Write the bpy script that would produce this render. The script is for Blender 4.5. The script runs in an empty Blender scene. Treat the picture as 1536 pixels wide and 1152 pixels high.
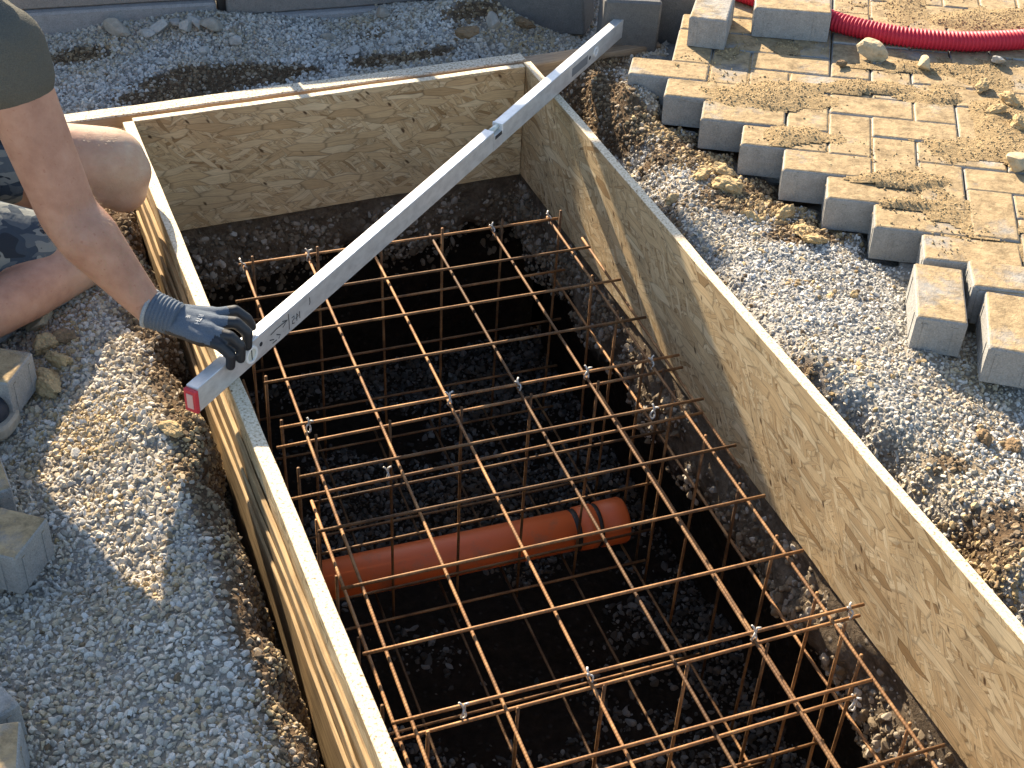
import bpy, bmesh, math, random
import numpy as np
from mathutils import Vector, Matrix, Euler
from mathutils import noise as mnoise

random.seed(7)
rng = np.random.default_rng(11)
S = bpy.context.scene
COL = S.collection

# ------------------------------------------------------------------ camera
CR = np.array([0.9983405727, 0.0355218107, 0.0453244068])      # camera right
CD = np.array([0.0575855962, -0.6158287354, -0.7857727838])    # camera down
CF = np.array([0.0, 0.7870788840, -0.6168523570])              # camera forward
EYE = np.array([0.0, 0.0, 1.76348])
F = 2080.0                                                     # focal length in px of a 1536 px wide frame
cam_d = bpy.data.cameras.new('camera')
cam_d.sensor_width = 36.0
cam_d.lens = 36.0 * F / 1536.0
cam_d.clip_end = 400.0
cam_d.clip_start = 0.05
cam = bpy.data.objects.new('camera', cam_d)
COL.objects.link(cam)
m = Matrix.Identity(4)
for i in range(3):
    m[i][0], m[i][1], m[i][2], m[i][3] = CR[i], -CD[i], -CF[i], EYE[i]
cam.matrix_world = m
S.camera = cam

# ------------------------------------------------------------------ sky, sun, exposure
SUN_AZ, SUN_EL = math.radians(29.5), math.radians(29.0)        # light travels to +x / -y
w = bpy.data.worlds.new('World')
S.world = w
w.use_nodes = True
nt = w.node_tree
nt.nodes.clear()
sky = nt.nodes.new('ShaderNodeTexSky')
sky.sky_type = 'NISHITA'
sky.sun_disc = False
sky.sun_elevation = SUN_EL
sky.sun_rotation = -SUN_AZ
bg = nt.nodes.new('ShaderNodeBackground')
bg.inputs['Strength'].default_value = 0.088
wo = nt.nodes.new('ShaderNodeOutputWorld')
nt.links.new(sky.outputs[0], bg.inputs[0])
nt.links.new(bg.outputs[0], wo.inputs[0])
sd = bpy.data.lights.new('sun', 'SUN')
sd.energy = 5.0
sd.angle = math.radians(0.5)
sd.color = (1.0, 0.845, 0.63)
sun = bpy.data.objects.new('sun', sd)
COL.objects.link(sun)
ldir = Vector((math.sin(SUN_AZ) * math.cos(SUN_EL), -math.cos(SUN_AZ) * math.cos(SUN_EL), -math.sin(SUN_EL)))
sun.rotation_euler = ldir.to_track_quat('-Z', 'Y').to_euler()
sun.location = (-3, 5, 4)
S.view_settings.view_transform = 'Standard'
S.view_settings.look = 'None'
S.view_settings.gamma = 1.0
S.view_settings.exposure = 1.78
S.view_settings.use_curve_mapping = False

# ------------------------------------------------------------------ helpers
def P(u, v, z):
    """point of the place seen at photograph pixel u, v at height z"""
    d = CR * ((u - 768) / F) + CD * ((v - 576) / F) + CF
    return EYE + d * ((z - EYE[2]) / d[2])

def V(a):
    return Vector((float(a[0]), float(a[1]), float(a[2])))

def tag(o, label=None, cat=None, group=None, kind=None):
    if label: o['label'] = label
    if cat: o['category'] = cat
    if group: o['group'] = group
    if kind: o['kind'] = kind
    return o

def link(name, me, parent=None, mat=None):
    o = bpy.data.objects.new(name, me)
    COL.objects.link(o)
    if mat is not None and me is not None:
        if len(me.materials) == 0:
            for x in (mat if isinstance(mat, (list, tuple)) else [mat]):
                me.materials.append(x)
    if parent is not None:
        o.parent = parent
    return o

def empty(name, loc=(0, 0, 0), rz=0.0):
    o = bpy.data.objects.new(name, None)
    o.empty_display_size = 0.1
    COL.objects.link(o)
    o.location = loc
    o.rotation_euler = (0, 0, rz)
    return o

def mesh_from(verts, faces, name='mesh', smooth=False):
    me = bpy.data.meshes.new(name)
    me.from_pydata([tuple(map(float, v)) for v in verts], [], [tuple(map(int, f)) for f in faces])
    me.update()
    if smooth:
        me.polygons.foreach_set('use_smooth', np.ones(len(me.polygons), bool))
    return me

def bm_mesh(bm, name='mesh', smooth=False):
    bmesh.ops.recalc_face_normals(bm, faces=bm.faces[:])
    me = bpy.data.meshes.new(name)
    bm.to_mesh(me)
    bm.free()
    if smooth:
        me.polygons.foreach_set('use_smooth', np.ones(len(me.polygons), bool))
    return me

def add_box(bm, x0, x1, y0, y1, z0, z1, bev=0.0, seg=1):
    r = bmesh.ops.create_cube(bm, size=1.0)
    vs = r['verts']
    for v in vs:
        v.co = Vector(((x0 + x1) / 2 + v.co.x * (x1 - x0), (y0 + y1) / 2 + v.co.y * (y1 - y0), (z0 + z1) / 2 + v.co.z * (z1 - z0)))
    if bev > 0:
        es = list({e for v in vs for e in v.link_edges})
        bmesh.ops.bevel(bm, geom=es, offset=bev, segments=seg, profile=0.5, affect='EDGES')
    return vs

def box_mesh(x0, x1, y0, y1, z0, z1, bev=0.0, seg=1, name='box'):
    bm = bmesh.new()
    add_box(bm, x0, x1, y0, y1, z0, z1, bev, seg)
    return bm_mesh(bm, name)

def tube_mesh(path, radii, seg=10, name='tube', smooth=True, caps=True):
    path = [V(p) for p in path]
    if not isinstance(radii, (list, tuple, np.ndarray)):
        radii = [radii] * len(path)
    n = len(path)
    verts, faces = [], []
    t0 = (path[1] - path[0]).normalized()
    ref = Vector((0, 0, 1)) if abs(t0.z) < 0.9 else Vector((1, 0, 0))
    a = t0.cross(ref).normalized()
    for i in range(n):
        t = (path[min(i + 1, n - 1)] - path[max(i - 1, 0)]).normalized()
        a = (a - t * a.dot(t)).normalized()
        b = t.cross(a)
        for k in range(seg):
            an = 2 * math.pi * k / seg
            verts.append(path[i] + (a * math.cos(an) + b * math.sin(an)) * float(radii[i]))
    for i in range(n - 1):
        for k in range(seg):
            k2 = (k + 1) % seg
            faces.append((i * seg + k, i * seg + k2, (i + 1) * seg + k2, (i + 1) * seg + k))
    if caps:
        faces.append(tuple(range(seg - 1, -1, -1)))
        faces.append(tuple((n - 1) * seg + k for k in range(seg)))
    return mesh_from(verts, faces, name, smooth)

def _hash(ix, iy, seed):
    h = (ix.astype(np.int64) * 374761393 + iy.astype(np.int64) * 668265263 + seed * 2147483647) & 0x7fffffff
    h = ((h ^ (h >> 13)) * 1274126177) & 0x7fffffff
    return ((h ^ (h >> 16)) & 0xffff) / 65535.0

def vnoise(x, y, seed=0):
    x = np.asarray(x, float); y = np.asarray(y, float)
    ix, iy = np.floor(x), np.floor(y)
    fx, fy = x - ix, y - iy
    fx = fx * fx * (3 - 2 * fx); fy = fy * fy * (3 - 2 * fy)
    a = _hash(ix, iy, seed); b = _hash(ix + 1, iy, seed); c = _hash(ix, iy + 1, seed); d = _hash(ix + 1, iy + 1, seed)
    return (a * (1 - fx) + b * fx) * (1 - fy) + (c * (1 - fx) + d * fx) * fy

def fbm(x, y, seed=0, oct=4):
    r = 0; a = 0.5; s = 0
    for k in range(oct):
        r = r + a * vnoise(x * 2 ** k + 13.7 * k, y * 2 ** k - 7.1 * k, seed + k); s += a; a *= 0.5
    return r / s

def sstep(a, b, x):
    t = np.clip((np.asarray(x, float) - a) / (b - a), 0, 1)
    return t * t * (3 - 2 * t)

# ------------------------------------------------------------------ material helpers
class N:
    def __init__(self, name):
        self.m = bpy.data.materials.new(name)
        self.m.use_nodes = True
        self.t = self.m.node_tree
        self.b = self.t.nodes['Principled BSDF']
    def n(self, typ, **kw):
        x = self.t.nodes.new(typ)
        for k, v in kw.items():
            if k == 'ins':
                for kk, vv in v.items():
                    self.put(x.inputs[kk], vv)
            else:
                setattr(x, k, v)
        return x
    def put(self, sock, v):
        if isinstance(v, bpy.types.NodeSocket):
            self.t.links.new(v, sock)
        else:
            sock.default_value = v
    def noise(self, vec, scale, detail=4, rough=0.6, dim='3D', dist=0.0):
        x = self.n('ShaderNodeTexNoise', noise_dimensions=dim)
        x.inputs['Scale'].default_value = scale; x.inputs['Detail'].default_value = detail
        x.inputs['Roughness'].default_value = rough; x.inputs['Distortion'].default_value = dist
        if vec is not None: self.put(x.inputs['Vector'], vec)
        return x.outputs['Fac']
    def ramp(self, fac, stops, interp='LINEAR'):
        x = self.n('ShaderNodeValToRGB')
        x.color_ramp.interpolation = interp
        e = x.color_ramp.elements
        while len(e) < len(stops): e.new(0.5)
        for i, (p, c) in enumerate(stops):
            e[i].position = p
            e[i].color = (c[0], c[1], c[2], 1) if not isinstance(c, (int, float)) else (c, c, c, 1)
        self.put(x.inputs['Fac'], fac)
        return x.outputs['Color']
    def mix(self, fac, a, b, blend='MIX'):
        x = self.n('ShaderNodeMix', data_type='RGBA', blend_type=blend)
        self.put(x.inputs[0], fac)
        for s, v in ((x.inputs[6], a), (x.inputs[7], b)):
            if isinstance(v, tuple) and len(v) == 3: v = (*v, 1)
            self.put(s, v)
        return x.outputs[2]
    def math(self, op, a, b=0.0, c=None):
        x = self.n('ShaderNodeMath', operation=op)
        self.put(x.inputs[0], a); self.put(x.inputs[1], b)
        if c is not None: self.put(x.inputs[2], c)
        return x.outputs[0]
    def pos(self):
        return self.n('ShaderNodeNewGeometry').outputs['Position']
    def normal_z(self):
        s = self.n('ShaderNodeSeparateXYZ')
        self.put(s.inputs[0], self.n('ShaderNodeNewGeometry').outputs['Normal'])
        return s.outputs[2]
    def obj(self):
        return self.n('ShaderNodeTexCoord').outputs['Object']
    def mapping(self, vec, loc=(0, 0, 0), rot=(0, 0, 0), scale=(1, 1, 1)):
        x = self.n('ShaderNodeMapping')
        self.put(x.inputs[0], vec)
        x.inputs['Location'].default_value = loc; x.inputs['Rotation'].default_value = rot; x.inputs['Scale'].default_value = scale
        return x.outputs[0]
    def bump(self, h, strength=0.3, dist=0.002, normal=None):
        x = self.n('ShaderNodeBump')
        x.inputs['Strength'].default_value = strength; x.inputs['Distance'].default_value = dist
        self.put(x.inputs['Height'], h)
        if normal is not None: self.put(x.inputs['Normal'], normal)
        return x.outputs[0]
    def set(self, color=None, rough=0.8, metal=0.0, normal=None, spec=0.3, sss=None):
        if color is not None:
            if isinstance(color, tuple) and len(color) == 3: color = (*color, 1)
            self.put(self.b.inputs['Base Color'], color)
        self.put(self.b.inputs['Roughness'], rough)
        self.put(self.b.inputs['Metallic'], metal)
        self.put(self.b.inputs['Specular IOR Level'], spec)
        if normal is not None: self.put(self.b.inputs['Normal'], normal)
        if sss:
            self.b.inputs['Subsurface Weight'].default_value = sss
            self.b.inputs['Subsurface Radius'].default_value = (0.010, 0.004, 0.002)
            self.b.inputs['Subsurface Scale'].default_value = 0.6
        return self.m

# ------------------------------------------------------------------ materials
def mat_gravel(name, ramp_cols, tan, tan_amt):
    M = N(name)
    r = M.n('ShaderNodeObjectInfo').outputs['Random']
    c = M.ramp(r, ramp_cols, 'LINEAR')
    p = M.pos()
    n1 = M.noise(p, 3.2, 3, 0.6)
    dust = M.ramp(n1, [(0.50 - tan_amt * 0.25, 0.0), (0.66, 1.0)])
    r2 = M.math('FRACT', M.math('MULTIPLY', r, 37.3))
    dustf = M.math('MULTIPLY', dust, M.ramp(r2, [(0.15, 0.25), (0.85, 0.95)]))
    c = M.mix(dustf, c, tan)
    g = M.noise(p, 420, 3, 0.7)
    c = M.mix(0.35, c, M.ramp(g, [(0.3, 0.25), (0.7, 1.0)]), 'MULTIPLY')
    return M.set(c, 0.9, spec=0.2, normal=M.bump(g, 0.4, 0.0015))

GRAY = [(0.0, (0.17, 0.168, 0.16)), (0.25, (0.41, 0.398, 0.365)), (0.6, (0.57, 0.553, 0.51)), (0.9, (0.70, 0.68, 0.63)), (1.0, (0.42, 0.34, 0.23))]
m_gravel = mat_gravel('limestone_gravel', GRAY, (0.46, 0.36, 0.21), 0.35)
m_gravel_tan = mat_gravel('dusty_gravel', GRAY, (0.50, 0.385, 0.225), 1.15)
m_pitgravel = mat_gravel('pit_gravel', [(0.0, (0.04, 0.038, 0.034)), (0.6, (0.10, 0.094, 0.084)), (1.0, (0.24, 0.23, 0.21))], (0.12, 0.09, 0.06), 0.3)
m_crumb = mat_gravel('soil_crumb', [(0.0, (0.065, 0.046, 0.030)), (0.5, (0.15, 0.108, 0.068)), (0.8, (0.26, 0.195, 0.125)), (1.0, (0.46, 0.42, 0.35))], (0.30, 0.215, 0.12), 0.5)
m_sandcrumb = mat_gravel('sand_crumb', [(0.0, (0.18, 0.125, 0.068)), (0.4, (0.33, 0.242, 0.13)), (1.0, (0.48, 0.37, 0.21))], (0.50, 0.37, 0.19), 0.6)

def mat_ground():
    M = N('ground_soil')
    p = M.pos()
    at = M.n('ShaderNodeAttribute', attribute_name='soil').outputs['Fac']
    n = M.noise(p, 60, 6, 0.7)
    sand = M.ramp(M.noise(p, 6, 4, 0.6), [(0.35, (0.24, 0.18, 0.11)), (0.7, (0.38, 0.285, 0.165))])
    grit = M.ramp(n, [(0.3, (0.17, 0.165, 0.15)), (0.7, (0.38, 0.365, 0.335))])
    soil = M.ramp(n, [(0.25, (0.045, 0.029, 0.017)), (0.75, (0.15, 0.10, 0.058))])
    c = M.mix(M.ramp(M.noise(p, 2.5, 3), [(0.45, 0.0), (0.65, 0.8)]), grit, sand)
    c = M.mix(at, c, soil)
    return M.set(c, 0.95, spec=0.1, normal=M.bump(n, 0.8, 0.012))
m_ground = mat_ground()

def mat_pit():
    M = N('pit_soil')
    p = M.pos()
    n = M.noise(p, 35, 8, 0.72)
    v = M.n('ShaderNodeTexVoronoi', feature='F1'); v.inputs['Scale'].default_value = 46; M.put(v.inputs['Vector'], p)
    peb = M.ramp(v.outputs['Distance'], [(0.10, 1.0), (0.34, 0.0)])
    rnd = M.n('ShaderNodeSeparateColor'); M.put(rnd.inputs[0], v.outputs['Color'])
    pebm = M.math('MULTIPLY', peb, M.ramp(rnd.outputs[0], [(0.45, 0.0), (0.75, 0.8)]))
    c = M.ramp(n, [(0.25, (0.060, 0.044, 0.030)), (0.55, (0.16, 0.122, 0.085)), (0.8, (0.27, 0.215, 0.155))])
    c = M.mix(pebm, c, (0.36, 0.32, 0.27))
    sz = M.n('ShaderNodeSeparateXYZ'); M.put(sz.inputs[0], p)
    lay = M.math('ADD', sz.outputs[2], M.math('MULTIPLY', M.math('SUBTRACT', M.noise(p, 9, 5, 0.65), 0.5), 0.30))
    pit_shade = M.n('ShaderNodeMapRange'); pit_shade.inputs[1].default_value = -0.33; pit_shade.inputs[2].default_value = -0.29; M.put(pit_shade.inputs[0], lay)
    c = M.mix(pit_shade.outputs[0], M.mix(1.0, c, (0.16, 0.15, 0.15), 'MULTIPLY'), c)  # deep pit shade painted into the lower soil, with a ragged upper border
    h = M.math('ADD', n, M.math('MULTIPLY', pebm, 0.6))
    return M.set(c, 0.95, spec=0.1, normal=M.bump(h, 1.0, 0.02))
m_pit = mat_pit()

def mat_paver(name, sandy, base=(0.30, 0.295, 0.28)):
    M = N(name)
    p = M.pos()
    big = M.noise(p, 7, 4, 0.6)
    fine = M.noise(p, 330, 3, 0.75)
    mid = M.noise(p, 55, 5, 0.7)
    rnd = M.n('ShaderNodeObjectInfo').outputs['Random']
    c = M.mix(0.55, base, M.ramp(fine, [(0.32, 0.55), (0.68, 1.25)]), 'MULTIPLY')
    c = M.mix(0.6, c, M.ramp(mid, [(0.3, 0.75), (0.7, 1.15)]), 'MULTIPLY')
    c = M.mix(1.0, c, M.ramp(rnd, [(0.0, 0.86), (1.0, 1.12)]), 'MULTIPLY')
    pore = M.ramp(M.noise(p, 210, 1, 0.5), [(0.70, 0.0), (0.76, 0.7)])
    c = M.mix(pore, c, (0.10, 0.095, 0.085))
    h = M.math('ADD', M.math('MULTIPLY', fine, 0.5), mid)
    if sandy:
        up = M.ramp(M.normal_z(), [(0.55, 0.0), (0.9, 1.0)])
        s = M.ramp(M.math('ADD', big, M.math('MULTIPLY', M.math('SUBTRACT', mid, 0.5), 0.35)), [(0.41 - sandy * 0.12, 0.12), (0.56 - sandy * 0.1, 1.0)])
        sandc = M.ramp(mid, [(0.3, (0.215, 0.150, 0.075)), (0.55, (0.35, 0.253, 0.135)), (0.75, (0.43, 0.325, 0.185))])
        c = M.mix(M.math('MULTIPLY', M.math('MULTIPLY', s, up), 0.93), c, sandc)
        grim = M.ramp(M.noise(p, 24, 6, 0.75), [(0.36, 0.50), (0.52, 1.0)])
        c = M.mix(M.math('MULTIPLY', up, 0.75), c, M.mix(1.0, c, grim, 'MULTIPLY'))
        h = M.math('ADD', h, M.math('MULTIPLY', s, M.noise(p, 120, 5, 0.7)))
    return M.set(c, 0.92, spec=0.2, normal=M.bump(h, 0.55, 0.0035))
m_paver = mat_paver('paver_concrete_sandy', 1.0)
m_paver_loose = mat_paver('paver_concrete_dusty', 0.45)
m_kerb = mat_paver('kerb_concrete', 0.0, (0.33, 0.32, 0.31))
m_kerbtop = mat_paver('kerb_concrete_brown', 0.0, (0.27, 0.245, 0.22))

def mat_osb():
    M = N('osb_strands')
    o = M.obj()
    sx = M.n('ShaderNodeSeparateXYZ'); M.put(sx.inputs[0], o)
    cb = M.n('ShaderNodeCombineXYZ'); M.put(cb.inputs[0], sx.outputs[0]); M.put(cb.inputs[1], sx.outputs[2])
    M.put(cb.inputs[2], M.math('MULTIPLY', M.n('ShaderNodeObjectInfo').outputs['Random'], 9.0))
    q = cb.outputs[0]
    wob = M.n('ShaderNodeTexNoise'); wob.inputs['Scale'].default_value = 9; M.put(wob.inputs['Vector'], q)
    vm = M.n('ShaderNodeVectorMath', operation='MULTIPLY_ADD')
    M.put(vm.inputs[0], wob.outputs['Color']); vm.inputs[1].default_value = (0.03, 0.03, 0); M.put(vm.inputs[2], q)
    q2 = vm.outputs[0]
    col = (0.57, 0.41, 0.22, 1)
    h = None
    angs = [0.1, 1.25, -0.7, 0.55, -0.15, 0.3, -0.45, 0.9, 0.05]
    for i, a in enumerate(angs):
        vec = M.mapping(M.mapping(q2, loc=(i * 3.1, i * 1.7, i * 0.37), rot=(0, 0, a)), scale=((9.5, 15, 12)[i % 3], (58, 105, 78, 130)[i % 4], 1))
        v = M.n('ShaderNodeTexVoronoi', feature='F1'); v.inputs['Scale'].default_value = 1.0; M.put(v.inputs['Vector'], vec)
        e = M.n('ShaderNodeTexVoronoi', feature='DISTANCE_TO_EDGE'); e.inputs['Scale'].default_value = 1.0; M.put(e.inputs['Vector'], vec)
        sc = M.n('ShaderNodeSeparateColor'); M.put(sc.inputs[0], v.outputs['Color'])
        here = M.ramp(sc.outputs[0], [(0.60, 0.0), (0.64, 1.0)])
        grain = M.noise(M.mapping(vec, scale=(0.9, 7, 1)), 2.2, 4, 0.65)
        strand = M.ramp(sc.outputs[1], [(0.0, (0.31, 0.195, 0.09)), (0.10, (0.50, 0.345, 0.178)), (0.62, (0.60, 0.44, 0.245)), (1.0, (0.68, 0.535, 0.325))])
        strand = M.mix(0.7, strand, M.ramp(grain, [(0.3, 0.55), (0.65, 1.15)]), 'MULTIPLY')
        edge = M.ramp(e.outputs['Distance'], [(0.0, 0.40), (0.07, 1.0)])
        strand = M.mix(0.8, strand, edge, 'MULTIPLY')
        col = M.mix(here, col, strand)
        hh = M.math('MULTIPLY', here, M.math('ADD', sc.outputs[2], M.math('MULTIPLY', grain, 0.3)))
        h = hh if h is None else M.math('MAXIMUM', M.math('MULTIPLY', h, 0.9), hh)
    # dark slivers and holes
    d = M.n('ShaderNodeTexVoronoi', feature='F1'); d.inputs['Scale'].default_value = 1.0
    M.put(d.inputs['Vector'], M.mapping(M.mapping(q2, rot=(0, 0, 0.9)), scale=(26, 60, 1)))
    ds = M.n('ShaderNodeSeparateColor'); M.put(ds.inputs[0], d.outputs['Color'])
    hole = M.math('MULTIPLY', M.ramp(d.outputs['Distance'], [(0.12, 1.0), (0.26, 0.0)]), M.ramp(ds.outputs[0], [(0.82, 0.0), (0.85, 0.95)]))
    col = M.mix(hole, col, (0.07, 0.035, 0.015))
    dirt = M.noise(q, 7, 5, 0.65)
    col = M.mix(0.5, col, M.ramp(dirt, [(0.3, 0.70), (0.6, 1.08)]), 'MULTIPLY')
    # sawn edge: pale chips with dark dots
    up = M.ramp(M.normal_z(), [(0.6, 0.0), (0.75, 1.0)])
    sp = M.noise(M.pos(), 190, 2, 0.6)
    edgec = M.ramp(sp, [(0.30, (0.16, 0.10, 0.055)), (0.40, (0.52, 0.42, 0.28)), (0.62, (0.68, 0.59, 0.44))])
    col = M.mix(up, col, edgec)
    return M.set(col, 0.72, spec=0.25, normal=M.bump(h, 0.5, 0.0022))
m_osb = mat_osb()

def mat_wood(name, c0, c1, c2, speckle=False):
    M = N(name)
    o = M.obj()
    g = M.noise(M.mapping(o, scale=(2.2, 42, 42)), 3.0, 6, 0.65, dist=0.4)
    c = M.ramp(g, [(0.28, c0), (0.5, c1), (0.72, c2)])
    p = M.pos()
    c = M.mix(0.5, c, M.ramp(M.noise(p, 14, 4, 0.6), [(0.3, 0.65), (0.65, 1.1)]), 'MULTIPLY')
    if speckle:
        up = M.ramp(M.normal_z(), [(0.6, 0.0), (0.75, 1.0)])
        sp = M.noise(p, 170, 2, 0.7)
        c = M.mix(up, c, M.ramp(sp, [(0.34, (0.20, 0.14, 0.085)), (0.46, (0.50, 0.43, 0.32)), (0.66, (0.66, 0.60, 0.48))]))
    return M.set(c, 0.82, spec=0.2, normal=M.bump(g, 0.5, 0.0025))
m_timber = mat_wood('weathered_timber', (0.17, 0.125, 0.085), (0.29, 0.22, 0.15), (0.40, 0.32, 0.225))
m_beam = mat_wood('timber_gritty', (0.20, 0.15, 0.10), (0.33, 0.25, 0.17), (0.44, 0.35, 0.25), True)
m_lath = mat_wood('lath_wood', (0.15, 0.095, 0.045), (0.34, 0.235, 0.12), (0.48, 0.35, 0.19))

def mat_rust():
    M = N('rusty_steel')
    p = M.pos()
    n = M.noise(p, 16, 5, 0.7)
    f = M.noise(p, 260, 3, 0.7)
    c = M.ramp(n, [(0.28, (0.09, 0.048, 0.026)), (0.48, (0.27, 0.135, 0.055)), (0.68, (0.46, 0.26, 0.115)), (0.85, (0.32, 0.225, 0.15))])
    c = M.mix(0.5, c, M.ramp(f, [(0.3, 0.55), (0.7, 1.2)]), 'MULTIPLY')
    c = M.mix(1.0, c, M.ramp(M.n('ShaderNodeObjectInfo').outputs['Random'], [(0.0, 0.34), (0.5, 0.66), (1.0, 1.0)]), 'MULTIPLY')
    o = M.n('ShaderNodeSeparateXYZ'); M.put(o.inputs[0], M.obj())
    tw = M.math('SINE', M.math('ADD', M.math('MULTIPLY', o.outputs[2], 950.0), M.math('MULTIPLY', o.outputs[0], 260.0)))
    h = M.math('ADD', M.math('MULTIPLY', tw, 0.5), f)
    return M.set(c, 0.68, metal=0.25, spec=0.35, normal=M.bump(h, 0.22, 0.0010))
m_rust = mat_rust()

def simple(name, c, rough=0.6, metal=0.0, spec=0.4, nscale=None, amt=0.3, bump=0.0, bd=0.001):
    M = N(name)
    col = (*c, 1)
    nrm = None
    if nscale:
        f = M.noise(M.pos(), nscale, 4, 0.65)
        col = M.mix(amt, col, M.ramp(f, [(0.3, 0.45), (0.7, 1.3)]), 'MULTIPLY')
        if bump: nrm = M.bump(f, bump, bd)
    return M.set(col, rough, metal, nrm, spec)
m_tie = simple('pale_tie_wire', (0.48, 0.46, 0.42), 0.5, 0.2, 0.5)
def mat_pipe():
    M = N('orange_pvc')
    p = M.pos()
    d = M.noise(p, 13, 6, 0.7)
    c = M.mix(M.ramp(d, [(0.54, 0.0), (0.72, 0.65)]), (0.58, 0.115, 0.026), (0.20, 0.125, 0.075))
    return M.set(c, M.math('ADD', 0.32, M.math('MULTIPLY', d, 0.35)), spec=0.5, normal=M.bump(M.noise(p, 160, 3), 0.1, 0.001))
m_pipe = mat_pipe()
m_pipe_band = simple('dark_pipe_band', (0.02, 0.018, 0.016), 0.6)  # dark rings around the pipe near its end
m_hose = simple('red_corrugated_plastic', (0.50, 0.022, 0.045), 0.55, spec=0.3, nscale=30, amt=0.2)
m_stone = simple('tan_stone', (0.48, 0.385, 0.245), 0.92, spec=0.15, nscale=70, amt=0.5, bump=0.6, bd=0.004)
m_clod = simple('sandy_clod', (0.42, 0.31, 0.165), 0.95, spec=0.1, nscale=90, amt=0.5, bump=0.8, bd=0.005)
m_dullstone = simple('dull_stone', (0.33, 0.30, 0.25), 0.92, spec=0.15, nscale=60, amt=0.45, bump=0.6, bd=0.004)
m_graystone = simple('grey_stone', (0.40, 0.385, 0.35), 0.92, spec=0.15, nscale=60, amt=0.45, bump=0.6, bd=0.004)
m_brownclod = simple('brown_clod', (0.21, 0.145, 0.085), 0.95, spec=0.1, nscale=80, amt=0.5, bump=0.8, bd=0.005)

def mat_alu():
    M = N('white_aluminium')
    o = M.obj()
    sc = M.noise(M.mapping(o, scale=(3, 60, 60)), 6, 5, 0.7)
    sm = M.noise(M.mapping(o, scale=(9, 16, 16)), 3, 4, 0.6)
    c = M.ramp(sm, [(0.3, (0.50, 0.50, 0.49)), (0.6, (0.66, 0.66, 0.645))])
    c = M.mix(M.ramp(M.noise(o, 150, 2), [(0.68, 0.0), (0.74, 0.5)]), c, (0.22, 0.21, 0.19))
    return M.set(c, M.math('ADD', 0.30, M.math('MULTIPLY', sc, 0.22)), metal=0.45, spec=0.5, normal=M.bump(sc, 0.06, 0.0008))
m_alu = mat_alu()
m_cap = simple('red_end_cap', (0.55, 0.035, 0.05), 0.5, nscale=120, amt=0.25)
m_capmark = simple('worn_pale_print', (0.62, 0.38, 0.33), 0.7)
m_vial = simple('vial_ring', (0.72, 0.72, 0.70), 0.35, spec=0.5)
m_vialglass = simple('vial_fluid', (0.55, 0.57, 0.50), 0.12, spec=0.6)
m_black = simple('black_mark', (0.025, 0.025, 0.028), 0.7)
m_label = simple('grey_sticker', (0.16, 0.17, 0.18), 0.5)

def mat_skin():
    M = N('skin')
    p = M.pos()
    n = M.noise(p, 26, 5, 0.6)
    f = M.noise(p, 300, 3, 0.6)
    c = M.ramp(n, [(0.3, (0.32, 0.160, 0.105)), (0.6, (0.42, 0.228, 0.152)), (0.8, (0.45, 0.268, 0.19))])
    fre = M.ramp(M.noise(p, 130, 2, 0.5), [(0.66, 0.0), (0.74, 0.45)])
    c = M.mix(fre, c, (0.28, 0.11, 0.07))
    du = M.n('ShaderNodeAttribute', attribute_name='dust').outputs['Fac']
    c = M.mix(M.math('MULTIPLY', du, M.ramp(M.noise(p, 45, 5, 0.7), [(0.25, 0.35), (0.65, 0.9)])), c, (0.47, 0.375, 0.265))
    return M.set(c, 0.55, spec=0.35, normal=M.bump(M.math('ADD', f, M.math('MULTIPLY', n, 0.6)), 0.25, 0.0018), sss=0.12)
m_skin = mat_skin()

def mat_cloth(name, c, scale=900.0, amt=0.35):
    M = N(name)
    p = M.pos()
    f = M.noise(p, scale * 0.5, 2, 0.6)
    wr = M.noise(p, 10, 4, 0.55, dist=0.6)
    col = M.mix(amt, (*c, 1), M.ramp(f, [(0.3, 0.5), (0.7, 1.3)]), 'MULTIPLY')
    return M.set(col, 0.92, spec=0.1, normal=M.bump(M.math('ADD', M.math('MULTIPLY', wr, 6.0), f), 0.7, 0.0035))
m_shirt = mat_cloth('dark_olive_cotton', (0.105, 0.102, 0.086))
m_knit = mat_cloth('blue_grey_knit', (0.125, 0.150, 0.185), 1400, 0.5)
m_hem = mat_cloth('pale_grey_hem', (0.34, 0.36, 0.37), 1400, 0.4)
m_nitrile = simple('black_nitrile', (0.018, 0.020, 0.024), 0.5, spec=0.4, nscale=600, amt=0.4, bump=0.4)
m_print = simple('pale_print', (0.50, 0.51, 0.50), 0.8)
m_hair = simple('brown_hair', (0.06, 0.04, 0.025), 0.7, nscale=200, amt=0.5)
m_bootup = simple('navy_boot_leather', (0.022, 0.028, 0.040), 0.6, nscale=160, amt=0.4, bump=0.4)
m_bootsole = simple('beige_boot_sole', (0.36, 0.31, 0.24), 0.8, nscale=90, amt=0.35)
m_eye = simple('eye_white', (0.7, 0.7, 0.68), 0.3)

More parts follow.
